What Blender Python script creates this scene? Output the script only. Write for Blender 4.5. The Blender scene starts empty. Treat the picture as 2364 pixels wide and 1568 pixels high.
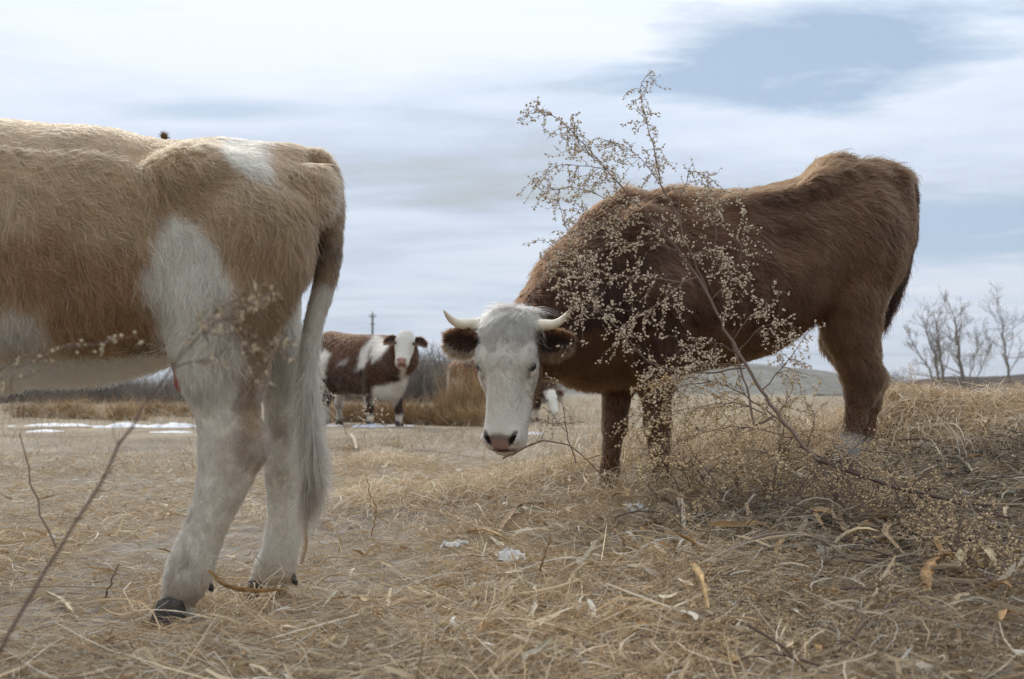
import bpy, math, random
import numpy as np
from mathutils import Vector

# ------------------------------------------------------------------ camera, sky, sun, exposure
SC = bpy.context.scene
F = 2522.0            # focal length in photograph units (picture 2364 x 1568 of these units)
CX, HY = 1182.0, 910.0  # image centre column, horizon row
CAMZ = 0.62

cam = bpy.data.cameras.new('camera')
camo = bpy.data.objects.new('camera', cam)
SC.collection.objects.link(camo)
camo.location = (0, 0, CAMZ)
camo.rotation_euler = (math.radians(90), 0, 0)
cam.sensor_fit = 'HORIZONTAL'
cam.sensor_width = 36.0
cam.lens = 36.0 * F / 2364.0
cam.shift_y = (HY - 784.0) / 2364.0
cam.clip_start = 0.05
cam.clip_end = 6000
cam.dof.use_dof = True
cam.dof.focus_distance = 4.0
cam.dof.aperture_fstop = 4.0
SC.camera = camo

SUN_EL, SUN_AZ = math.radians(38), math.radians(-28)   # azimuth from +Y, negative = to the left
world = bpy.data.worlds.new('World')
SC.world = world
world.use_nodes = True
nt = world.node_tree
nt.nodes.clear()


def N(t, **kw):
    n = nt.nodes.new(t)
    for k, v in kw.items():
        setattr(n, k, v)
    return n


def L(a, b):
    nt.links.new(a, b)


def M(op, a, b=None, c=None, clamp=False):
    n = nt.nodes.new('ShaderNodeMath')
    n.operation = op
    n.use_clamp = clamp
    for i, v in enumerate((a, b, c)):
        if v is None:
            continue
        if isinstance(v, (int, float)):
            n.inputs[i].default_value = v
        else:
            nt.links.new(v, n.inputs[i])
    return n.outputs[0]


def ramp(fac, stops, interp='EASE'):
    n = nt.nodes.new('ShaderNodeValToRGB')
    n.color_ramp.interpolation = interp
    el = n.color_ramp.elements
    while len(el) < len(stops):
        el.new(0.5)
    for e, (p, c) in zip(el, stops):
        e.position = p
        e.color = (c, c, c, 1) if isinstance(c, (int, float)) else (*c, 1)
    nt.links.new(fac, n.inputs[0])
    return n.outputs[0]


def mixc(fac, a, b):
    n = nt.nodes.new('ShaderNodeMix')
    n.data_type = 'RGBA'
    if isinstance(fac, (int, float)):
        n.inputs[0].default_value = fac
    else:
        nt.links.new(fac, n.inputs[0])
    for s, v in ((6, a), (7, b)):
        if isinstance(v, tuple):
            n.inputs[s].default_value = (*v, 1)
        else:
            nt.links.new(v, n.inputs[s])
    return n.outputs[2]


sky = N('ShaderNodeTexSky', sky_type='NISHITA', sun_disc=False, sun_elevation=SUN_EL,
        sun_rotation=SUN_AZ, altitude=200.0, air_density=1.0, dust_density=1.5, ozone_density=1.5)
tc = N('ShaderNodeTexCoord')
sep = N('ShaderNodeSeparateXYZ')
L(tc.outputs['Generated'], sep.inputs[0])
dx, dy, dz = sep.outputs
den = M('ADD', M('MAXIMUM', dz, 0.0), 0.05)
cxp = M('DIVIDE', dx, den)          # a flat cloud deck seen from below
cyp = M('DIVIDE', dy, den)
comb = N('ShaderNodeCombineXYZ')
L(cxp, comb.inputs[0]); L(cyp, comb.inputs[1])


def noise(scale, sx=1.0, sy=1.0, detail=5.0, rough=0.55, off=(0, 0, 0), dist=0.0):
    mp = N('ShaderNodeMapping')
    mp.inputs['Scale'].default_value = (sx, sy, 1)
    mp.inputs['Location'].default_value = off
    mp.inputs['Rotation'].default_value = (0, 0, math.radians(12))
    L(comb.outputs[0], mp.inputs[0])
    n = N('ShaderNodeTexNoise')
    n.inputs['Scale'].default_value = scale
    n.inputs['Detail'].default_value = detail
    n.inputs['Roughness'].default_value = rough
    n.inputs['Distortion'].default_value = dist
    L(mp.outputs[0], n.inputs[0])
    return n.outputs[0]


n_big = noise(0.55, 0.8, 1.0, 3.0, 0.5, (3.1, 1.7, 0))
n_mid = noise(1.1, 0.70, 1.30, 8.0, 0.60, (0.4, 5.2, 0), 0.4)
n_fine = noise(3.2, 0.65, 1.2, 9.0, 0.66, (7.7, 2.2, 0), 0.3)


def blob(cx, cy, rx, ry, soft, wob=0.9):
    ex = M('DIVIDE', M('SUBTRACT', cxp, cx), rx)
    ey = M('DIVIDE', M('SUBTRACT', cyp, cy), ry)
    r = M('SQRT', M('ADD', M('MULTIPLY', ex, ex), M('MULTIPLY', ey, ey)))
    r = M('ADD', r, M('MULTIPLY', M('SUBTRACT', n_mid, 0.5), wob))
    r = M('ADD', r, M('MULTIPLY', M('SUBTRACT', n_fine, 0.5), wob * 0.8))
    return M('MULTIPLY', M('SUBTRACT', 1.0 + soft, r), 0.5 / soft, clamp=True)


# clear openings in the deck: the big one upper right, a lower one at the right, small gaps
hole = M('MAXIMUM', blob(0.76, 2.80, 0.43, 0.40, 0.24, 1.3), blob(2.15, 5.0, 0.95, 0.75, 0.35))
hole = M('MAXIMUM', hole, M('MULTIPLY', blob(-0.86, 3.20, 0.26, 0.10, 0.5, 0.35), 0.85))
n_gap = ramp(M('ADD', M('MULTIPLY', n_mid, 0.6), M('MULTIPLY', n_fine, 0.4)), [(0.30, 1.0), (0.43, 0.0)])
hole = M('MAXIMUM', hole, M('MULTIPLY', n_gap, 0.55))
wisp = ramp(noise(2.6, 0.8, 0.9, 8.0, 0.62, (1.2, 0.1, 0), 0.6), [(0.56, 0.0), (0.74, 1.0)])
hole = M('MULTIPLY', hole, M('SUBTRACT', 1.0, M('MULTIPLY', wisp, 0.7)))

grey = M('ADD', M('ADD', M('MULTIPLY', n_big, 0.50), M('MULTIPLY', n_mid, 0.34)), M('MULTIPLY', n_fine, 0.16))
grey = M('ADD', grey, M('MULTIPLY', blob(-0.10, 3.9, 0.75, 0.75, 0.8, 0.5), -0.16))
grey = M('ADD', grey, M('MULTIPLY', blob(0.75, 4.3, 0.9, 0.45, 0.8, 0.5), -0.12))
grey = M('ADD', grey, M('MULTIPLY', blob(-0.5, 2.6, 1.1, 0.7, 0.9, 0.4), 0.07))
CB = 10.0
cloud = ramp(grey, [(0.28, (0.46 * CB, 0.50 * CB, 0.52 * CB)), (0.38, (0.54 * CB, 0.62 * CB, 0.74 * CB)),
                    (0.48, (0.66 * CB, 0.75 * CB, 0.89 * CB)), (0.60, (0.80 * CB, 0.85 * CB, 0.94 * CB))], 'LINEAR')
clear = mixc(0.80, sky.outputs[0], (0.39 * CB, 0.51 * CB, 0.66 * CB))
zen = N('ShaderNodeVectorMath', operation='SCALE')      # an overcast deck brightens towards the zenith
L(cloud, zen.inputs[0])
L(M('MULTIPLY_ADD', M('MAXIMUM', dz, 0.0), 0.8, 0.78), zen.inputs[3])
col = mixc(hole, zen.outputs[0], clear)
bg = N('ShaderNodeBackground')
bg.inputs['Strength'].default_value = 0.1
L(col, bg.inputs[0])
out = N('ShaderNodeOutputWorld')
L(bg.outputs[0], out.inputs[0])

sund = bpy.data.lights.new('sun', 'SUN')
sund.energy = 1.7
sund.angle = math.radians(14)
sund.color = (1.0, 0.93, 0.82)
suno = bpy.data.objects.new('sun', sund)
SC.collection.objects.link(suno)
sv = Vector((math.sin(SUN_AZ) * math.cos(SUN_EL), math.cos(SUN_AZ) * math.cos(SUN_EL), math.sin(SUN_EL)))
suno.rotation_euler = sv.to_track_quat('Z', 'Y').to_euler()
suno.location = (-4, 8, 8)

vs = SC.view_settings
vs.view_transform = 'Standard'
vs.look = 'None'
vs.exposure = 0.2
vs.gamma = 1.0
vs.use_curve_mapping = False
SC.render.engine = 'CYCLES'
SC.cycles.max_bounces = 8
SC.cycles.diffuse_bounces = 3
SC.cycles.transmission_bounces = 6
SC.cycles.volume_bounces = 0
SC.cycles.use_denoising = True
SC.cycles.denoising_prefilter = 'NONE'      # keeps straw and hair crisp
SC.cycles.use_adaptive_sampling = True
SC.cycles.adaptive_threshold = 0.02

# ------------------------------------------------------------------ helpers
rng = np.random.default_rng(11)
random.seed(5)
COL = SC.collection


def W(px, py, Y):
    return np.array([(px - CX) / F * Y, Y, CAMZ + (HY - py) / F * Y])


def proj(p):
    y = np.maximum(p[..., 1], 0.05)
    return CX + F * p[..., 0] / y, HY - F * (p[..., 2] - CAMZ) / y


def lin(*c):
    return tuple((v / 255 / 12.92) if v / 255 <= 0.04045 else ((v / 255 + 0.055) / 1.055) ** 2.4 for v in c)


def norm(v):
    v = np.asarray(v, float)
    return v / np.maximum(np.linalg.norm(v, axis=-1, keepdims=True), 1e-9)


def sstep(a, b, x):
    t = np.clip((x - a) / (b - a), 0, 1)
    return t * t * (3 - 2 * t)


_perm = np.random.default_rng(3).permutation(256)
_pv = np.random.default_rng(4).random(256)


def vnoise(p, scale=1.0, seed=0):
    q = np.asarray(p, float) * scale + seed * 17.31
    i = np.floor(q).astype(int)
    f = q - i
    f = f * f * (3 - 2 * f)
    r = 0
    for a in (0, 1):
        for b in (0, 1):
            for c in (0, 1):
                h = _perm[(_perm[(_perm[(i[..., 0] + a) & 255] + i[..., 1] + b) & 255] + i[..., 2] + c) & 255]
                w = (f[..., 0] if a else 1 - f[..., 0]) * (f[..., 1] if b else 1 - f[..., 1]) * (f[..., 2] if c else 1 - f[..., 2])
                r = r + w * _pv[h]
    return r * 2 - 1


def fbm(p, scale, seed=0, oct=3):
    r, a = 0, 1.0
    for k in range(oct):
        r = r + a * vnoise(p, scale * 2 ** k, seed + k * 7)
        a *= 0.5
    return r / 1.75


def mesh_from(name, verts, faces_flat, sizes, cols=None, smooth=True):
    """verts (n,3); faces_flat 1-D loop vertex indices; sizes per-face vertex counts"""
    me = bpy.data.meshes.new(name)
    verts = np.asarray(verts, np.float32)
    me.vertices.add(len(verts))
    me.vertices.foreach_set('co', verts.ravel())
    faces_flat = np.asarray(faces_flat, np.int32).ravel()
    me.loops.add(len(faces_flat))
    me.loops.foreach_set('vertex_index', faces_flat)
    sizes = np.asarray(sizes, np.int32)
    me.polygons.add(len(sizes))
    me.polygons.foreach_set('loop_start', np.concatenate([[0], np.cumsum(sizes)[:-1]]).astype(np.int32))
    if smooth:
        me.polygons.foreach_set('use_smooth', np.ones(len(sizes), bool))
    if cols is not None:
        at = me.attributes.new('col', 'FLOAT_COLOR', 'POINT')
        c4 = np.ones((len(verts), 4), np.float32)
        c4[:, :3] = cols
        at.data.foreach_set('color', c4.ravel())
    me.update(calc_edges=True)
    me.validate()
    return me


def link(name, data, mat=None, parent=None, **props):
    o = bpy.data.objects.new(name, data)
    COL.objects.link(o)
    if mat is not None and data is not None:
        data.materials.clear() if hasattr(data, 'materials') and len(data.materials) else None
        data.materials.append(mat)
    if parent is not None:
        o.parent = parent
        # parents sit untransformed except for things placed by their own matrix
        o.matrix_parent_inverse = parent.matrix_basis.inverted()
    for k, v in props.items():
        o[k] = v
    return o


def thing(name, label, cat, loc=(0, 0, 0), group=None):
    o = bpy.data.objects.new(name, None)
    COL.objects.link(o)
    o.empty_display_size = 0.1
    o.location = tuple(float(v) for v in loc)
    o['label'] = label
    o['category'] = cat
    if group:
        o['group'] = group
    return o


def tag(o, label, cat, group=None):
    o['label'] = label
    o['category'] = cat
    if group:
        o['group'] = group
    return o


# materials --------------------------------------------------------
def mat_nodes(name):
    m = bpy.data.materials.new(name)
    m.use_nodes = True
    t = m.node_tree
    return m, t, t.nodes['Principled BSDF'], t.nodes['Material Output']


def simple_mat(name, color, rough=0.8, spec=0.2, noise_scale=None, noise_amt=0.3, bump=0.0):
    m, t, b, o = mat_nodes(name)
    b.inputs['Base Color'].default_value = (*color, 1)
    b.inputs['Roughness'].default_value = rough
    b.inputs['Specular IOR Level'].default_value = spec
    if noise_scale:
        tcn = t.nodes.new('ShaderNodeTexCoord')
        n = t.nodes.new('ShaderNodeTexNoise')
        n.inputs['Scale'].default_value = noise_scale
        n.inputs['Detail'].default_value = 6
        t.links.new(tcn.outputs['Object'], n.inputs[0])
        r = t.nodes.new('ShaderNodeValToRGB')
        r.color_ramp.elements[0].position = 0.3
        r.color_ramp.elements[1].position = 0.7
        r.color_ramp.elements[0].color = (*[c * (1 - noise_amt) for c in color], 1)
        r.color_ramp.elements[1].color = (*[min(1, c * (1 + noise_amt)) for c in color], 1)
        t.links.new(n.outputs[0], r.inputs[0])
        t.links.new(r.outputs[0], b.inputs['Base Color'])
        if bump:
            bp = t.nodes.new('ShaderNodeBump')
            bp.inputs['Strength'].default_value = bump
            bp.inputs['Distance'].default_value = 0.01
            t.links.new(n.outputs[0], bp.inputs['Height'])
            t.links.new(bp.outputs[0], b.inputs['Normal'])
    return m


def attr_mat(name, rough=0.75, spec=0.25, trans=0.0):
    m, t, b, o = mat_nodes(name)
    a = t.nodes.new('ShaderNodeAttribute')
    a.attribute_name = 'col'
    t.links.new(a.outputs['Color'], b.inputs['Base Color'])
    b.inputs['Roughness'].default_value = rough
    b.inputs['Specular IOR Level'].default_value = spec
    if trans:
        tr = t.nodes.new('ShaderNodeBsdfTranslucent')
        t.links.new(a.outputs['Color'], tr.inputs[0])
        mx = t.nodes.new('ShaderNodeMixShader')
        mx.inputs[0].default_value = trans
        t.links.new(b.outputs[0], mx.inputs[1])
        t.links.new(tr.outputs[0], mx.inputs[2])
        t.links.new(mx.outputs[0], o.inputs[0])
    return m


def hair_mat(name, rough=0.45):
    m = bpy.data.materials.new(name)
    m.use_nodes = True
    t = m.node_tree
    t.nodes.clear()
    a = t.nodes.new('ShaderNodeAttribute')
    a.attribute_name = 'col'
    nv = t.nodes.new('ShaderNodeAttribute')
    nv.attribute_name = 'nrm'
    d = t.nodes.new('ShaderNodeBsdfDiffuse')
    t.links.new(a.outputs['Color'], d.inputs['Color'])
    t.links.new(nv.outputs['Vector'], d.inputs['Normal'])
    tr = t.nodes.new('ShaderNodeBsdfTranslucent')
    t.links.new(a.outputs['Color'], tr.inputs['Color'])
    h = t.nodes.new('ShaderNodeBsdfHairPrincipled')
    h.model = 'CHIANG'
    h.parametrization = 'COLOR'
    h.inputs['Roughness'].default_value = rough
    h.inputs['Radial Roughness'].default_value = 0.6
    h.inputs['Coat'].default_value = 0.0
    h.inputs['IOR'].default_value = 1.42
    t.links.new(a.outputs['Color'], h.inputs['Color'])
    m1 = t.nodes.new('ShaderNodeMixShader')
    m1.inputs[0].default_value = 0.22
    t.links.new(d.outputs[0], m1.inputs[1])
    t.links.new(tr.outputs[0], m1.inputs[2])
    m2 = t.nodes.new('ShaderNodeMixShader')
    m2.inputs[0].default_value = 0.55
    t.links.new(m1.outputs[0], m2.inputs[1])
    t.links.new(h.outputs[0], m2.inputs[2])
    o = t.nodes.new('ShaderNodeOutputMaterial')
    t.links.new(m2.outputs[0], o.inputs[0])
    return m


MAT_SKIN = attr_mat('cow_hide', 0.85, 0.1)
MAT_HAIR = hair_mat('cow_hair')
MAT_HORN = attr_mat('horn', 0.38, 0.45)
MAT_HOOF = simple_mat('hoof', (0.050, 0.042, 0.034), 0.6, 0.3, 60, 0.5, 0.3)
MAT_EYE = simple_mat('eyeball', (0.008, 0.006, 0.005), 0.08, 0.6)
MAT_LID = simple_mat('eyelid', lin(150, 105, 95), 0.6, 0.3)
MAT_STRAW = attr_mat('straw', 0.6, 0.3, 0.15)
MAT_LEAF = attr_mat('dry_leaf', 0.65, 0.25, 0.25)
MAT_STEM = attr_mat('weed_stem', 0.8, 0.2)
MAT_SEED = attr_mat('seed_head', 0.85, 0.15, 0.1)


# ------------------------------------------------------------------ ground
def terrain(x, y):
    x = np.asarray(x, float)
    y = np.asarray(y, float)
    base = 0.19 * sstep(4.5, 14, y) + 0.10 * sstep(18, 60, y)
    mx = np.interp(x, [-2.0, -1.0, -0.4, 0.0, 0.4, 0.9, 1.5, 1.9, 2.3, 3.0, 5.0], [0, 0, 0.03, 0.10, 0.20, 0.24, 0.290, 0.38, 0.47, 0.48, 0.40])
    sy = sstep(1.4, 4.3, y) * (1 - sstep(6.0, 9.0, y))
    p = np.stack([x, y, np.zeros_like(x)], -1)
    h = base + mx * sy
    near = 1 - sstep(8, 16, y)
    h = h + (0.022 * fbm(p, 1.7, 1) + 0.016 * fbm(p, 6.0, 2)) * near * (0.5 + 0.5 * sstep(-0.6, 0.4, x))
    # straw heaps at the right
    for hx, hy, r, a in ((1.92, 5.45, 0.34, 0.15), (2.45, 5.25, 0.4, 0.05), (1.35, 5.9, 0.5, 0.05), (-0.55, 5.4, 0.6, 0.07), (0.15, 5.3, 0.4, 0.05)):
        d2 = ((x - hx) ** 2 + (y - hy) ** 2) / r ** 2
        h = h + a * np.exp(-d2)
    return h + 0.12 * fbm(p, 0.12, 5) * sstep(20, 60, y)


def make_ground():
    u = np.linspace(-1, 1, 421)
    xs = np.sign(u) * (4.0 * np.abs(u) + 1500 * np.abs(u) ** 9)
    v = np.linspace(0, 1, 420)
    ys = -6 + 8 * v + 14 * v ** 2 + 3200 * v ** 12
    X, Y = np.meshgrid(xs, ys, indexing='ij')
    Z = terrain(X, Y)
    V = np.stack([X, Y, Z], -1).reshape(-1, 3)
    n, m = X.shape
    idx = np.arange(n * m).reshape(n, m)
    q = np.stack([idx[:-1, :-1], idx[1:, :-1], idx[1:, 1:], idx[:-1, 1:]], -1).reshape(-1, 4)
    me = mesh_from('ground', V, q, np.full(len(q), 4))
    mt, t, b, o = mat_nodes('field_soil')
    b.inputs['Roughness'].default_value = 0.95
    b.inputs['Specular IOR Level'].default_value = 0.1
    geo = t.nodes.new('ShaderNodeNewGeometry')

    def nz(scale, detail=8, rough=0.6):
        n_ = t.nodes.new('ShaderNodeTexNoise')
        n_.inputs['Scale'].default_value = scale
        n_.inputs['Detail'].default_value = detail
        n_.inputs['Roughness'].default_value = rough
        t.links.new(geo.outputs['Position'], n_.inputs[0])
        return n_.outputs[0]

    def rp(fac, stops):
        r = t.nodes.new('ShaderNodeValToRGB')
        el = r.color_ramp.elements
        while len(el) < len(stops):
            el.new(0.5)
        for e, (p, c) in zip(el, stops):
            e.position = p
            e.color = (*c, 1)
        t.links.new(fac, r.inputs[0])
        return r.outputs[0]

    def mx(fac, a, c):
        n_ = t.nodes.new('ShaderNodeMix')
        n_.data_type = 'RGBA'
        t.links.new(fac, n_.inputs[0])
        t.links.new(a, n_.inputs[6])
        t.links.new(c, n_.inputs[7])
        return n_.outputs[2]
    soil = rp(nz(9), [(0.32, (0.15, 0.125, 0.098)), (0.5, (0.26, 0.222, 0.175)), (0.68, (0.36, 0.31, 0.245))])
    field = rp(nz(1.3), [(0.3, (0.17, 0.13, 0.085)), (0.5, (0.29, 0.23, 0.155)), (0.7, (0.41, 0.33, 0.23))])
    sepn = t.nodes.new('ShaderNodeSeparateXYZ')
    t.links.new(geo.outputs['Position'], sepn.inputs[0])
    mr = t.nodes.new('ShaderNodeMapRange')
    mr.inputs['From Min'].default_value = 6
    mr.inputs['From Max'].default_value = 13
    t.links.new(sepn.outputs[1], mr.inputs[0])
    dark = rp(nz(5), [(0.35, (0.02, 0.016, 0.012)), (0.7, (0.06, 0.048, 0.034))])
    mr2 = t.nodes.new('ShaderNodeMapRange')
    mr2.inputs['From Min'].default_value = 0.1
    mr2.inputs['From Max'].default_value = 0.7
    t.links.new(sepn.outputs[0], mr2.inputs[0])
    c = mx(mr.outputs[0], mx(mr2.outputs[0], soil, dark), field)
    t.links.new(c, b.inputs['Base Color'])
    bp = t.nodes.new('ShaderNodeBump')
    bp.inputs['Strength'].default_value = 0.6
    bp.inputs['Distance'].default_value = 0.02
    t.links.new(nz(38, 6), bp.inputs['Height'])
    t.links.new(bp.outputs[0], b.inputs['Normal'])
    link('ground', me, mt, kind='structure')


make_ground()


# ------------------------------------------------------------------ strands, tubes, ribbons
def ribbons(P, width, side, cols):
    """P (N,K,3) centre lines, width (N,K), side (N,3) or (N,K,3), cols (N,3) -> verts, quads, cols"""
    n, k, _ = P.shape
    if side.ndim == 2:
        side = np.repeat(side[:, None, :], k, 1)
    A = P - side * width[..., None] * 0.5
    B = P + side * width[..., None] * 0.5
    V = np.stack([A, B], 2).reshape(-1, 3)
    base = (np.arange(n) * k * 2)[:, None] + (np.arange(k - 1) * 2)[None, :]
    q = np.stack([base, base + 1, base + 3, base + 2], -1).reshape(-1, 4)
    c = np.repeat(cols, k * 2, 0) if cols.ndim == 2 else np.repeat(cols.reshape(-1, 3), 2, 0)
    return V, q, c


def tube_path(pts, radii, nside=5, cap=True):
    """one tube along pts -> verts, quads"""
    pts = np.asarray(pts, float)
    radii = np.broadcast_to(np.asarray(radii, float), (len(pts),))
    T = norm(np.gradient(pts, axis=0))
    up = np.array([0.31, 0.87, 0.38])
    nrm = np.cross(T, up)
    nrm = norm(nrm)
    bn = np.cross(T, nrm)
    a = np.linspace(0, 2 * np.pi, nside, endpoint=False)
    ring = nrm[:, None, :] * np.cos(a)[None, :, None] + bn[:, None, :] * np.sin(a)[None, :, None]
    V = (pts[:, None, :] + ring * radii[:, None, None]).reshape(-1, 3)
    k = len(pts)
    i = np.arange(k - 1)[:, None] * nside
    j = np.arange(nside)[None, :]
    j2 = (j + 1) % nside
    q = np.stack([i + j, i + j2, i + nside + j2, i + nside + j], -1).reshape(-1, 4)
    return V, q


class Geo:
    """collects quads and triangles with colours into one mesh"""
    def __init__(s):
        s.v, s.f, s.n, s.c, s.o = [], [], [], [], 0

    def add(s, V, q, c):
        V = np.asarray(V, np.float32)
        c = np.asarray(c, np.float32)
        if c.ndim == 1:
            c = np.tile(c, (len(V), 1))
        s.v.append(V)
        s.c.append(c)
        q = np.asarray(q)
        s.f.append((q + s.o).ravel())
        s.n.append(np.full(len(q), q.shape[1]))
        s.o += len(V)

    def tube(s, pts, radii, c, nside=5):
        V, q = tube_path(pts, radii, nside)
        s.add(V, q, c)

    def mesh(s, name, smooth=True):
        return mesh_from(name, np.concatenate(s.v), np.concatenate(s.f), np.concatenate(s.n), np.concatenate(s.c), smooth)


def icosphere():
    t = (1 + 5 ** 0.5) / 2
    V = np.array([(-1, t, 0), (1, t, 0), (-1, -t, 0), (1, -t, 0), (0, -1, t), (0, 1, t), (0, -1, -t), (0, 1, -t),
                  (t, 0, -1), (t, 0, 1), (-t, 0, -1), (-t, 0, 1)], float)
    V /= np.linalg.norm(V[0])
    Fc = np.array([(0, 11, 5), (0, 5, 1), (0, 1, 7), (0, 7, 10), (0, 10, 11), (1, 5, 9), (5, 11, 4), (11, 10, 2), (10, 7, 6), (7, 1, 8),
                   (3, 9, 4), (3, 4, 2), (3, 2, 6), (3, 6, 8), (3, 8, 9), (4, 9, 5), (2, 4, 11), (6, 2, 10), (8, 6, 7), (9, 8, 1)])
    return V, Fc


ICO_V, ICO_F = icosphere()
OCT_V = np.array([(1, 0, 0), (-1, 0, 0), (0, 1, 0), (0, -1, 0), (0, 0, 1), (0, 0, -1)], float)
OCT_F = np.array([(0, 2, 4), (2, 1, 4), (1, 3, 4), (3, 0, 4), (2, 0, 5), (1, 2, 5), (3, 1, 5), (0, 3, 5)])


def balls(geo, centers, radii, cols, low=False):
    bv, bf = (OCT_V, OCT_F) if low else (ICO_V, ICO_F)
    c = np.asarray(centers)
    n = len(c)
    if n == 0:
        return
    r = np.broadcast_to(np.asarray(radii, float), (n,))
    sq = 1 + 0.25 * (rng.random((n, 1, 3)) - 0.5)
    V = (c[:, None, :] + bv[None] * r[:, None, None] * sq).reshape(-1, 3)
    q = (bf[None] + (np.arange(n) * len(bv))[:, None, None]).reshape(-1, 3)
    geo.add(V, q, np.repeat(np.broadcast_to(cols, (n, 3)), len(bv), 0))


HAIR_GAIN = .78     # a coat reflects between its hairs, so one strand is paler than the coat reads


def hair_object(name, P, R, C, mat, parent, NV=None):
    """P (N,K,3), R (N,K) radii, C (N,3)"""
    n, k, _ = P.shape
    cu = bpy.data.hair_curves.new(name)
    cu.add_curves([k] * n)
    cu.attributes['position'].data.foreach_set('vector', P.astype(np.float32).ravel())
    ra = cu.attributes.get('radius') or cu.attributes.new('radius', 'FLOAT', 'POINT')
    ra.data.foreach_set('value', R.astype(np.float32).ravel())
    ca = cu.attributes.new('col', 'FLOAT_COLOR', 'CURVE')
    c4 = np.ones((n, 4), np.float32)
    c4[:, :3] = np.clip(C[:, :3], 0, 1) ** HAIR_GAIN
    ca.data.foreach_set('color', c4.ravel())
    if C.shape[1] >= 6:
        na = cu.attributes.new('nrm', 'FLOAT_VECTOR', 'CURVE')
        na.data.foreach_set('vector', np.ascontiguousarray(C[:, 3:6], np.float32).ravel())
    return link(name, cu, mat, parent)


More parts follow.
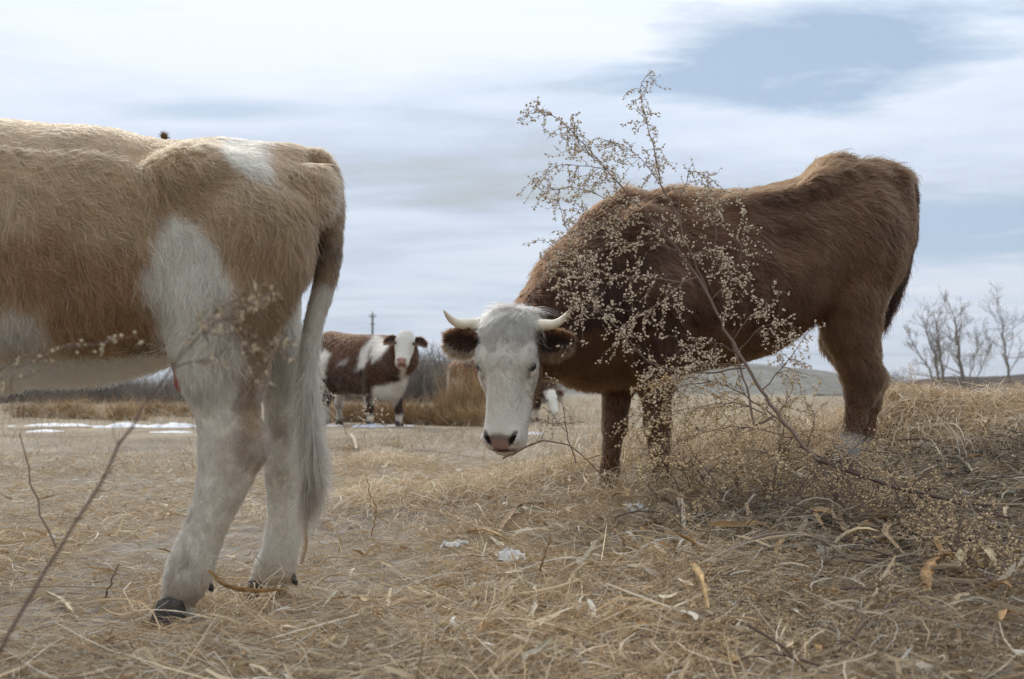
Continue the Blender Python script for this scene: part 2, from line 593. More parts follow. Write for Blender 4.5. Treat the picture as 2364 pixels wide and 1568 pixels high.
# ------------------------------------------------------------------ implicit bodies
class Field:
    def __init__(s, lo, hi, h):
        s.lo = np.asarray(lo, float)
        s.h = h
        s.n = np.ceil((np.asarray(hi) - s.lo) / h).astype(int) + 1
        s.ax = [s.lo[i] + h * np.arange(s.n[i]) for i in range(3)]
        s.D = np.full(s.n, 0.5, np.float32)

    def box(s, lo, hi):
        a = np.clip(np.floor((np.asarray(lo) - s.lo) / s.h).astype(int), 0, s.n - 1)
        b = np.clip(np.ceil((np.asarray(hi) - s.lo) / s.h).astype(int) + 1, 1, s.n)
        sl = tuple(slice(a[i], max(b[i], a[i] + 1)) for i in range(3))
        X = s.ax[0][sl[0]][:, None, None]
        Y = s.ax[1][sl[1]][None, :, None]
        Z = s.ax[2][sl[2]][None, None, :]
        return sl, X, Y, Z

    def join(s, sl, d, k, sub=False):
        a = s.D[sl]
        if sub:
            d = -d
            h = np.clip(0.5 - 0.5 * (d - a) / k, 0, 1) if k else 0
            s.D[sl] = (np.maximum(a, d) if not k else a + (d - a) * (1 - h) + k * h * (1 - h)).astype(np.float32)
        else:
            h = np.clip(0.5 + 0.5 * (d - a) / k, 0, 1)
            s.D[sl] = (d + (a - d) * h - k * h * (1 - h)).astype(np.float32)

    def cone(s, a, b, ra, rb, k=0.04, flat=1.0, lat=None):
        """tapered capsule; flat < 1 squeezes it along the lateral direction"""
        a = np.asarray(a, float)
        b = np.asarray(b, float)
        m = max(ra, rb) + k + 0.02
        sl, X, Y, Z = s.box(np.minimum(a, b) - m, np.maximum(a, b) + m)
        px, py, pz = X - a[0], Y - a[1], Z - a[2]
        ba = b - a
        if flat != 1.0:
            lx, ly = lat
            e = 1 / flat - 1
            dl = px * lx + py * ly
            px = px + dl * lx * e
            py = py + dl * ly * e
            db = ba[0] * lx + ba[1] * ly
            ba = ba + np.array([db * lx * e, db * ly * e, 0])
        t = np.clip((px * ba[0] + py * ba[1] + pz * ba[2]) / max(ba @ ba, 1e-9), 0, 1)
        d = np.sqrt((px - t * ba[0]) ** 2 + (py - t * ba[1]) ** 2 + (pz - t * ba[2]) ** 2) - (ra + (rb - ra) * t)
        s.join(sl, d * min(1, flat * 1.15), k)

    def chain(s, pts, rad, k=0.04, flat=1.0, lat=None):
        for i in range(len(pts) - 1):
            s.cone(pts[i], pts[i + 1], rad[i], rad[i + 1], k, flat, lat)

    def ell(s, c, r, axes=None, k=0.04, sub=False):
        c = np.asarray(c, float)
        r = np.asarray(r, float)
        m = r.max() + k + 0.02
        sl, X, Y, Z = s.box(c - m, c + m)
        p = [X - c[0], Y - c[1], Z - c[2]]
        if axes is not None:
            p = [p[0] * a[0] + p[1] * a[1] + p[2] * a[2] for a in axes]
        k0 = np.sqrt((p[0] / r[0]) ** 2 + (p[1] / r[1]) ** 2 + (p[2] / r[2]) ** 2)
        k1 = np.sqrt((p[0] / r[0] ** 2) ** 2 + (p[1] / r[1] ** 2) ** 2 + (p[2] / r[2] ** 2) ** 2)
        s.join(sl, k0 * (k0 - 1) / np.maximum(k1, 1e-6), k, sub)

    def loft(s, O, ax, lat, st, k=0.05, p=2.25, tp=0.0):
        """st rows: s, ztop, zbot, halfwidth along axis from O in the ground plane"""
        st = np.asarray(sorted(st), float)
        ss = st[:, 0]
        e0, e1 = O + ax * ss[0], O + ax * ss[-1]
        m = np.array([0.45, 0.45, 0])
        sl, X, Y, Z = s.box(np.minimum(e0, e1) - m + [0, 0, st[:, 2].min() - 0.2 - min(e0[2], e1[2])],
                            np.maximum(e0, e1) + m + [0, 0, st[:, 1].max() + 0.2 - max(e0[2], e1[2])])
        q = (X - O[0]) * ax[0] + (Y - O[1]) * ax[1]
        l = (X - O[0]) * lat[0] + (Y - O[1]) * lat[1]
        qc = np.clip(q, ss[0], ss[-1])
        top = pchip(ss, st[:, 1], qc)
        bot = pchip(ss, st[:, 2], qc)
        w = np.maximum(pchip(ss, st[:, 3], qc), 0.02)
        c = (top + bot) / 2
        hh = np.maximum((top - bot) / 2, 0.02)
        zz = (Z - c) / hh
        wl = w * (1 - tp * np.clip(zz, -1, 1))
        f = ((np.abs(l) / wl) ** p + np.abs(zz) ** p) ** (1 / p)
        d = (f - 1) * np.minimum(w, hh)
        d = np.where(d > 0, np.minimum(d * 1.0, d), d)
        dq = np.abs(q - qc)
        d = np.where(dq > 0, np.sqrt(np.maximum(d, 0) ** 2 + dq ** 2) + np.minimum(d, 0) * 0, d)
        s.join(sl, d, k)

    def mesh(s):
        return surface_nets(s.D, s.lo, s.h)


def pchip(x, y, q):
    """smooth monotone-ish interpolation (Catmull-Rom Hermite, limited)"""
    x = np.asarray(x, float)
    y = np.asarray(y, float)
    d = np.diff(y) / np.diff(x)
    m = np.empty_like(y)
    m[1:-1] = np.where(d[:-1] * d[1:] > 0, 2 * d[:-1] * d[1:] / (d[:-1] + d[1:] + 1e-12), 0)
    m[0], m[-1] = d[0], d[-1]
    i = np.clip(np.searchsorted(x, q) - 1, 0, len(x) - 2)
    hh = (x[1:] - x[:-1])[i]
    t = (q - x[i]) / hh
    t2, t3 = t * t, t * t * t
    return (2 * t3 - 3 * t2 + 1) * y[i] + (t3 - 2 * t2 + t) * hh * m[i] + (-2 * t3 + 3 * t2) * y[i + 1] + (t3 - t2) * hh * m[i + 1]


def surface_nets(D, lo, h):
    nx, ny, nz = D.shape
    cs = (nx - 1, ny - 1, nz - 1)
    cor = {}
    for a in (0, 1):
        for b in (0, 1):
            for c in (0, 1):
                cor[a, b, c] = D[a:nx - 1 + a, b:ny - 1 + b, c:nz - 1 + c]
    neg = sum((v < 0).astype(np.int8) for v in cor.values())
    act = np.argwhere((neg > 0) & (neg < 8))
    I = tuple(act.T)
    vals = {k: v[I].astype(float) for k, v in cor.items()}
    acc = np.zeros((len(act), 3))
    cnt = np.zeros(len(act))
    ks = list(vals)
    for i in range(8):
        for j in range(i + 1, 8):
            a, b = np.array(ks[i]), np.array(ks[j])
            if np.abs(a - b).sum() != 1:
                continue
            va, vb = vals[ks[i]], vals[ks[j]]
            cr = (va < 0) != (vb < 0)
            t = np.where(cr, va / np.where(cr, va - vb, 1), 0)
            acc += np.where(cr[:, None], a + (b - a) * t[:, None], 0)
            cnt += cr
    V = lo + h * (act + acc / cnt[:, None])
    idx = -np.ones(cs, int)
    idx[I] = np.arange(len(act))
    quads = []
    for ax in range(3):
        a0 = [slice(1, -1)] * 3
        a1 = [slice(1, -1)] * 3
        a0[ax] = slice(0, -1)
        a1[ax] = slice(1, None)
        s0 = D[tuple(a0)] < 0
        s1 = D[tuple(a1)] < 0
        off = np.array([1, 1, 1])
        off[ax] = 0
        for sgn in (0, 1):
            e = np.argwhere((s0 & ~s1) if sgn == 0 else (~s0 & s1)) + off
            if len(e) == 0:
                continue
            u, v = [(1, 2), (2, 0), (0, 1)][ax]
            c = []
            for du, dv in ((1, 1), (0, 1), (0, 0), (1, 0)):
                g = e.copy()
                g[:, u] -= du
                g[:, v] -= dv
                c.append(idx[tuple(g.T)])
            q = np.stack(c, -1)
            # order (-,-),(+,-),(+,+),(-,+) faces +axis
            if sgn == 1:
                q = q[:, ::-1]
            quads.append(q)
    return V, np.concatenate(quads)


def vert_normals(V, q):
    n = np.cross(V[q[:, 2]] - V[q[:, 0]], V[q[:, 3]] - V[q[:, 1]])
    N_ = np.zeros_like(V)
    for i in range(4):
        np.add.at(N_, q[:, i], n)
    return norm(N_)


def relax(V, q, it=2, lam=0.5):
    for _ in range(it):
        acc = np.zeros_like(V)
        cnt = np.zeros(len(V))
        for i in range(4):
            a, b = q[:, i], q[:, (i + 1) % 4]
            np.add.at(acc, a, V[b]); np.add.at(cnt, a, 1)
            np.add.at(acc, b, V[a]); np.add.at(cnt, b, 1)
        V = V + lam * (acc / cnt[:, None] - V)
    return V


def sample_surface(V, q, VN, n, weight=None):
    a = np.linalg.norm(np.cross(V[q[:, 2]] - V[q[:, 0]], V[q[:, 3]] - V[q[:, 1]]), axis=1)
    if weight is not None:
        a = a * weight(V[q].mean(1))
    cdf = np.cumsum(a)
    f = np.searchsorted(cdf, rng.random(n) * cdf[-1])
    u, v = rng.random((2, n, 1))
    c = V[q[f]]
    cn = VN[q[f]]
    P = (c[:, 0] * (1 - u) + c[:, 1] * u) * (1 - v) + (c[:, 3] * (1 - u) + c[:, 2] * u) * v
    Nn = (cn[:, 0] * (1 - u) + cn[:, 1] * u) * (1 - v) + (cn[:, 3] * (1 - u) + cn[:, 2] * u) * v
    return P, norm(Nn)


def grow(P, Nn, dirs, length, cols, per=6, spread=0.012, clump=0.6, lift=0.5, radius=0.0009, K=5, curl=0.12, droop=0.15, tone=0.12):
    """strands in clumps around P; dirs = combing direction; everything per clump (n,...)"""
    n = len(P)
    rep = lambda a: np.repeat(a, per, 0)
    T = norm(dirs - Nn * np.sum(dirs * Nn, -1, keepdims=True))
    B = np.cross(Nn, T)
    length = np.broadcast_to(length, (n,))
    lift = np.broadcast_to(lift, (n,))
    spread = np.broadcast_to(spread, (n,))
    Pn, Tn, Bn, Nr = rep(P), rep(T), rep(B), rep(Nn)
    Lr, lf, sp = rep(length), rep(lift), rep(spread)
    m = n * per
    o1, o2 = rng.normal(0, 1, (2, m, 1)) * sp[:, None]
    jit = rng.normal(0, 0.16, (m, 1))
    D = norm(Tn + Bn * jit)
    Ll = Lr * np.clip(rng.normal(1, 0.18, m), 0.45, 1.6)
    lf = lf * np.clip(rng.normal(1, 0.25, m), 0.2, 2)
    ph = rep(rng.random(n) * 6.28) + rng.normal(0, 0.5, m)
    t = np.linspace(0, 1, K)[None, :, None]
    off = (Tn * o1 + Bn * o2)[:, None, :] * (1 - clump * t ** 0.8)
    pts = Pn[:, None, :] + off - Nr[:, None, :] * 0.003
    along = D[:, None, :] * t * Ll[:, None, None]
    rise = Nr[:, None, :] * (Ll * lf)[:, None, None] * (1.5 * t - 0.75 * t * t)
    wav = Bn[:, None, :] * (Ll * curl)[:, None, None] * np.sin(ph[:, None, None] + t * 5.0) * t
    pts = pts + along + rise + wav
    pts[..., 2] -= droop * Ll[:, None] * t[..., 0] ** 2
    R = radius * (1 - 0.75 * t[..., 0]) * np.ones((m, 1))
    c = rep(cols) * np.clip(rng.normal(1, tone, (m, 1)), 0.5, 1.6)
    nv = norm(Nr + .30 * D + rng.normal(0, .22, (m, 3)))
    return pts, R, np.concatenate([np.clip(c[:, :3], 0.004, 0.92), nv], 1)


def poly_sd(px, py, poly):
    """signed distance (negative inside) of points to a polygon, in photo units"""
    poly = np.asarray(poly, float)
    d = np.full(px.shape, 1e9)
    ins = np.zeros(px.shape, bool)
    for i in range(len(poly)):
        a, b = poly[i], poly[(i + 1) % len(poly)]
        e = b - a
        wx, wy = px - a[0], py - a[1]
        t = np.clip((wx * e[0] + wy * e[1]) / max(e @ e, 1e-9), 0, 1)
        d = np.minimum(d, (wx - t * e[0]) ** 2 + (wy - t * e[1]) ** 2)
        c = ((a[1] <= py) & (b[1] > py)) | ((b[1] <= py) & (a[1] > py))
        xc = a[0] + (py - a[1]) / (e[1] if abs(e[1]) > 1e-9 else 1e-9) * e[0]
        ins ^= c & (px < xc)
    d = np.sqrt(d)
    return np.where(ins, -d, d)


def lerp3(a, b, f):
    return a + (b - a) * np.asarray(f)[..., None]


class Frame:
    """upright body axis: from the front of the animal to its rear in the ground plane"""
    def __init__(s, px0, Y0, ang):
        s.O = np.array([(px0 - CX) / F * Y0, Y0, 0.0])
        s.ax = np.array([math.cos(ang), math.sin(ang), 0.0])
        s.lat = np.array([-s.ax[1], s.ax[0], 0.0])     # positive = away from the camera

    def pt(s, px, py, d=0.0):
        """point that shows at px, py and lies d metres to the side of the axis plane"""
        u = (px - CX) / F
        O = s.O + s.lat * d
        q = (u * O[1] - O[0]) / (s.ax[0] - u * s.ax[1])
        Y = O[1] + q * s.ax[1]
        return W(px, py, Y)

    def st(s, px, top, bot, hw):
        p = s.pt(px, top)
        b = s.pt(px, bot)
        return (float((p - s.O) @ s.ax), p[2], b[2], hw)

    def m(s, px):
        """metres per photo unit there"""
        return s.pt(px, HY)[1] / F


# ------------------------------------------------------------------ cow parts
class Head:
    def __init__(s, H0, D, Nf, k=1.0):
        s.H0 = np.asarray(H0, float)
        s.D = norm(np.asarray(D, float))
        Nf = np.asarray(Nf, float)
        s.N = norm(Nf - s.D * (Nf @ s.D))
        s.R = np.cross(s.N, s.D)
        s.k = k

    def p(s, a, r, n):
        return s.H0 + s.k * (s.D * a + s.R * r + s.N * n)

    def local(s, P):
        q = (P - s.H0) / s.k
        return q @ s.D, q @ s.R, q @ s.N

    def add(s, fd, jaw=1.0):
        k = s.k
        st = np.array([  # along, half width, front, back
            (-0.02, .052, .020, -.07), (0.00, .074, .045, -.11), (.04, .092, .066, -.15), (.09, .103, .080, -.175), (.14, .109, .086, -.19), (.185, .110, .086, -.20),
            (.23, .105, .080, -.205), (.29, .096, .073, -.185), (.35, .087, .068, -.14), (.41, .083, .066, -.11), (.455, .083, .064, -.10),
            (.485, .078, .052, -.088), (.505, .064, .032, -.07), (.519, .036, .008, -.045)])
        ctr = s.p(.25, 0, -.05)
        sl, X, Y, Z = fd.box(ctr - .42 * k, ctr + .42 * k)
        px, py, pz = (X - s.H0[0]) / k, (Y - s.H0[1]) / k, (Z - s.H0[2]) / k
        a = px * s.D[0] + py * s.D[1] + pz * s.D[2]
        r = px * s.R[0] + py * s.R[1] + pz * s.R[2]
        n = px * s.N[0] + py * s.N[1] + pz * s.N[2]
        ac = np.clip(a, st[0, 0], st[-1, 0])
        w = pchip(st[:, 0], st[:, 1], ac)
        fr = pchip(st[:, 0], st[:, 2], ac)
        bk = pchip(st[:, 0], st[:, 3], ac)
        c = (fr + bk) / 2
        hh = (fr - bk) / 2
        zz = np.clip((n - c) / hh, -1.3, 1.3)
        wl = w * (1 - .34 * np.clip(-zz, 0, 1.2) - .10 * np.clip(zz, 0, 1.2) ** 2)
        f = ((np.abs(r) / wl) ** 2.5 + np.abs((n - c) / hh) ** 2.5) ** .4
        d = (f - 1) * np.minimum(w, hh)
        dq = np.abs(a - ac)
        d = np.where(dq > 0, np.sqrt(np.maximum(d, 0) ** 2 + dq ** 2), d) * k
        fd.join(sl, d, 0.05)
        for sg in (-1, 1):
            fd.ell(s.p(.165, sg * .088, .040), np.array([.050, .026, .026]) * k, (s.D, s.R, s.N), .02 * k)   # brow
            fd.ell(s.p(.235, sg * .092, .008), np.array([.060, .020, .024]) * k, (s.D, s.R, s.N), .03 * k)   # cheek bone
            fd.ell(s.p(.200, sg * .108, .034), np.array([.020, .014, .020]) * k, (s.D, s.R, s.N), .008 * k, True)  # socket
            fd.ell(s.p(.31, sg * .094, .028), np.array([.075, .020, .030]) * k, (s.D, s.R, s.N), .03 * k, True)  # hollow of the face
            fd.ell(s.p(.462, sg * .054, .040), np.array([.026, .020, .026]) * k, (s.D, s.R, s.N), .02 * k)   # wing of the nostril
            ax_n = norm(s.D * .9 - s.R * sg * .45)
            fd.ell(s.p(.468, sg * .050, .062), np.array([.034, .0105, .024]) * k, (ax_n, np.cross(s.N, ax_n), s.N), .006 * k, True)  # nostril
        fd.ell(s.p(.497, 0, .026), np.array([.014, .045, .020]) * k, (s.D, s.R, s.N), .015 * k)           # upper lip
        fd.ell(s.p(.508, 0, -.010), np.array([.0045, .075, .040]) * k, (s.D, s.R, s.N), .006 * k, True)   # mouth line
        fd.ell(s.p(.500, 0, -.035), np.array([.026, .042, .030]) * k, (s.D, s.R, s.N), .015 * k)          # chin

    def eyes(s, parent):
        for sg in (-1, 1):
            me = uv_ball('eye', s.p(.200, sg * .097, .033), .0195 * s.k)
            link('eye', me, MAT_EYE, parent)
            g = Geo()
            c = s.p(.200, sg * .1005, .0365)
            fw = norm(s.R * sg * .75 + s.N * .62)
            tng = norm(s.D - fw * (s.D @ fw))
            sd = np.cross(fw, tng)
            for up in (-1, 1):
                a = np.linspace(-1.45, 1.45, 9)
                pts = [c + s.k * (sd * .0195 * math.sin(x) + tng * up * .0105 * math.cos(x) + fw * (.0075 - .006 * abs(math.sin(x)))) for x in a]
                g.tube(pts, .0032 * s.k, lin(120, 88, 78), 5)
            link('eyelid', g.mesh('eyelid'), MAT_STEM, parent)


def uv_ball(name, c, r, nu=20, nv=12):
    th = np.linspace(0, np.pi, nv)
    ph = np.linspace(0, 2 * np.pi, nu, endpoint=False)
    V = np.stack([np.outer(np.sin(th), np.cos(ph)), np.outer(np.sin(th), np.sin(ph)), np.outer(np.cos(th), np.ones(nu))], -1) * r + c
    idx = np.arange(nv * nu).reshape(nv, nu)
    q = np.stack([idx[:-1], idx[1:], np.roll(idx, -1, 1)[1:], np.roll(idx, -1, 1)[:-1]], -1).reshape(-1, 4)
    return mesh_from(name, V.reshape(-1, 3), q, np.full(len(q), 4))


def spline(pts, n):
    pts = np.asarray(pts, float)
    t = np.concatenate([[0], np.cumsum(np.linalg.norm(np.diff(pts[:, :3], axis=0), axis=1))])
    q = np.linspace(0, t[-1], n)
    return np.stack([pchip(t, pts[:, i], q) for i in range(pts.shape[1])], -1)


def make_horn(parent, pts, r0, tipcol=0.95):
    c = spline(pts, 22)
    u = np.linspace(0, 1, 22)
    rad = r0 * (1 - u ** 1.7) ** 0.75 + 0.0012
    rad = rad * (1 + .03 * np.sin(u * 60) * (u < .35))
    V, q = tube_path(c, rad, 16)
    cream = np.array(lin(226, 212, 184))
    tip = np.array(lin(178, 158, 128))
    cc = np.repeat(cream + (tip - cream) * sstep(.55, 1, u)[:, None] * tipcol, 16, 0)
    cc *= (1 + .10 * vnoise(V, 90, 3))[:, None]
    ring = np.repeat(np.exp(-((u - .12) / .02) ** 2), 16)
    cc *= (1 - .25 * ring)[:, None]
    link('horn', mesh_from('horn', V, q, np.full(len(q), 4), cc), MAT_HORN, parent)


def make_ear(parent, base, d, up, fwd, Ln, wd, inner, outer, fringe, hairs=1.0):
    d = norm(d); fwd = norm(fwd - d * (fwd @ d)); up = norm(np.cross(fwd, d)) * np.sign(np.cross(fwd, d) @ up)
    nu, nv = 16, 11
    u = np.linspace(0, 1, nu)[:, None]
    v = np.linspace(-1, 1, nv)[None, :]
    wid = wd * np.sin(np.pi * (0.16 + 0.80 * u ** 0.9)) ** 0.75
    cup = wd * (0.75 * (v ** 2) - .1) * (1 - .55 * u) + .10 * Ln * np.sin(u * 3.1)
    P = base + d * (u * Ln)[..., None] + up * (v * wid)[..., None] + fwd * cup[..., None]
    Pb = P - fwd * .008 * np.ones((nu, nv, 1))
    V = np.concatenate([P.reshape(-1, 3), Pb.reshape(-1, 3)])
    idx = np.arange(nu * nv).reshape(nu, nv)
    q = np.stack([idx[:-1, :-1], idx[1:, :-1], idx[1:, 1:], idx[:-1, 1:]], -1).reshape(-1, 4)
    q2 = q[:, ::-1] + nu * nv
    ring = np.concatenate([idx[:, 0], idx[-1, 1:], idx[-2::-1, -1], idx[0, -2:0:-1]])
    r2 = np.roll(ring, -1)
    q3 = np.stack([ring, ring + nu * nv, r2 + nu * nv, r2], -1)
    Q = np.concatenate([q, q2, q3])
    cc = np.concatenate([np.tile(inner, (nu * nv, 1)), np.tile(outer, (nu * nv, 1))])
    ear = link('ear', mesh_from('ear', V, Q, np.full(len(Q), 4), cc), MAT_SKIN, parent)
    # short fur on both faces, long pale fringe round the rim
    nh = int(900 * hairs)
    ui, vi = rng.random(nh), rng.random(nh) * 2 - 1
    gi = lambda A, a, b: A[np.clip((a * (nu - 1)).astype(int), 0, nu - 1), np.clip(((b + 1) / 2 * (nv - 1)).round().astype(int), 0, nv - 1)]
    jit = rng.normal(0, .004, (nh, 3))
    pin = gi(P, ui, vi) + jit
    pou = gi(Pb, ui, vi) + jit
    dirs = d[None] * .9 + up[None] * vi[:, None] * .6 + rng.normal(0, .15, (nh, 3))
    S = [grow(pin, np.tile(fwd, (nh, 1)), dirs, .016, np.tile(inner, (nh, 1)), 4, .004, .4, .5, .0007, 4),
         grow(pou, np.tile(-fwd, (nh, 1)), dirs, .02, np.tile(outer, (nh, 1)), 4, .004, .4, .5, .0008, 4)]
    nr = int(420 * hairs)
    side = np.where(rng.random(nr) < .55, -1.0, 1.0)
    ur = rng.random(nr) ** .8
    pr = gi(P, ur, side)
    endm = ur > .86
    out = up[None] * side[:, None] * 1.0 + d[None] * (.25 + 1.6 * np.maximum(0, ur - .7))[:, None] + rng.normal(0, .22, (nr, 3))
    pr = pr + rng.normal(0, .004, (nr, 3))
    fl = np.where(side < 0, .015, .013) * (1 + .5 * rng.random(nr)) * np.where(endm, 1.1, 1)
    fc = np.where((side < 0)[:, None], fringe, np.asarray(outer) * 1.6)
    S.append(grow(pr, np.tile(fwd, (nr, 1)), out, fl, fc, 5, .005, .35, .35, .0006, 5, .15, .25))
    K = 5
    S = [(resamp(a, K), resampR(b, K), c) for a, b, c in S]
    hair_object('ear_hair', np.concatenate([a for a, b, c in S]), np.concatenate([b for a, b, c in S]), np.concatenate([c for a, b, c in S]), MAT_HAIR, ear)
    return ear


def resamp(P, K):
    n, k, _ = P.shape
    if k == K:
        return P
    q = np.linspace(0, k - 1, K)
    i = np.minimum(q.astype(int), k - 2)
    f = (q - i)[None, :, None]
    return P[:, i] * (1 - f) + P[:, i + 1] * f


def resampR(R, K):
    return resamp(R[..., None], K)[..., 0]


def make_hoof(parent, c, fwd, s, ground_tilt=0.0):
    """cloven hoof: two claws, c = centre of the sole"""
    fwd = norm(np.asarray(fwd, float) * [1, 1, 0])
    sd = np.array([-fwd[1], fwd[0], 0])
    g = Geo()
    for sg in (-1, 1):
        prof = []
        for t in np.linspace(0, 1, 7):
            z = .075 * s * t
            front = (.062 - .030 * t) * s
            back = (-.045 + .006 * t) * s
            wv = (.030 - .004 * t) * s
            cc = c + sd * sg * (.031 - .003 * t) * s
            a = np.linspace(0, 2 * np.pi, 12, endpoint=False)
            mid, hl = (front + back) / 2, (front - back) / 2
            ring = cc + np.outer(np.sign(np.cos(a)) * np.abs(np.cos(a)) ** .8 * hl + mid, fwd) + np.outer(np.sin(a) * wv * (1 - .25 * np.cos(a)), sd)
            ring[:, 2] = c[2] + z + (.012 * s * np.sin(t * 3.1)) * 0
            prof.append(ring)
        prof.append(np.tile(prof[-1].mean(0) + [0, 0, .012 * s], (12, 1)))
        prof.insert(0, np.tile(prof[0].mean(0), (12, 1)))
        V = np.concatenate(prof)
        idx = np.arange(len(V)).reshape(-1, 12)
        r = np.roll(idx, -1, 1)
        q = np.stack([idx[:-1], r[:-1], r[1:], idx[1:]], -1).reshape(-1, 4)
        g.add(V, q, (0.05, 0.04, 0.03))
    return link('hoof', g.mesh('hoof'), MAT_HOOF, parent)


def make_tail(parent, pts, rads, col_at, brush_from, hair_len, n_body=2600, n_brush=1500, rad=0.0009, brush_len=None, brush_dir=None):
    c = spline(np.asarray(pts), 60)
    u = np.linspace(0, 1, 60)
    r = np.interp(u, np.linspace(0, 1, len(rads)), rads)
    V, q = tube_path(c, r, 12)
    tail = link('tail', mesh_from('tail', V, q, np.full(len(q), 4), col_at(np.repeat(u, 12), V)), MAT_SKIN, parent)
    T = norm(np.gradient(c, axis=0))

    def shell(n, u0, u1):
        uu = u0 + (u1 - u0) * rng.random(n)
        i = np.minimum((uu * 59).astype(int), 58)
        f = (uu * 59 - i)[:, None]
        ctr = c[i] * (1 - f) + c[i + 1] * f
        tt = norm(T[i])
        rr = np.interp(uu, u, r)
        a = rng.random(n) * 6.28
        b1 = norm(np.cross(tt, [0.31, 0.87, 0.38]))
        b2 = np.cross(tt, b1)
        nn = b1 * np.cos(a)[:, None] + b2 * np.sin(a)[:, None]
        return uu, ctr + nn * rr[:, None], nn, tt
    S = []
    uu, p, nn, tt = shell(n_body, 0, min(1.0, brush_from + .1))
    S.append(grow(p, nn, tt, hair_len * (.8 + .4 * rng.random(n_body)), col_at(uu, p), 6, .006, .6, .42, rad, 6, .12, .1))
    if n_brush:
        uu, p, nn, tt = shell(n_brush, brush_from, 1)
        bl = (brush_len or hair_len * 3) * (.6 + .6 * rng.random(n_brush)) * np.interp(uu, [brush_from, brush_from + .1, .8, 1], [.35, .8, 1, .8])
        S.append(grow(p, nn, tt + np.array([0, 0, -.2]), bl, col_at(uu, p) * (.75 + .45 * rng.random((n_brush, 1))), 8, .0035, .85, .03, rad, 6, .16, .05))
    S = [(resamp(a, 6), resampR(b, 6), cc) for a, b, cc in S]
    hair_object('tail_hair', np.concatenate([a for a, b, cc in S]), np.concatenate([b for a, b, cc in S]), np.concatenate([cc for a, b, cc in S]), MAT_HAIR, tail)
    return tail


def finish_body(root, fd, color_fn, name='body', it=2):
    V, q = fd.mesh()
    V = relax(V, q, it, .4)
    VN = vert_normals(V, q)
    me = mesh_from(name, V, q, np.full(len(q), 4), color_fn(V, VN) * .8)
    b = link(name, me, MAT_SKIN, root)
    return b, V, q, VN


def rot_about(T, Nn, ang):
    c, s = np.cos(ang)[:, None], np.sin(ang)[:, None]
    return T * c + np.cross(Nn, T) * s


# ================================================================== the tan and white cow at the left
TAN = np.array(lin(200, 164, 120))
SAND = np.array(lin(180, 138, 92))
ORANGE = np.array(lin(150, 100, 56))
WHITE = np.array(lin(240, 226, 202))
CREAM = np.array(lin(246, 234, 212))
DARKB = np.array(lin(74, 56, 42))


def soft(px, py, poly, s=12.0):
    return 1 - sstep(-s, s, poly_sd(px, py, poly))


def grounded(p):
    return np.array([p[0], p[1], float(terrain(p[0], p[1]))])


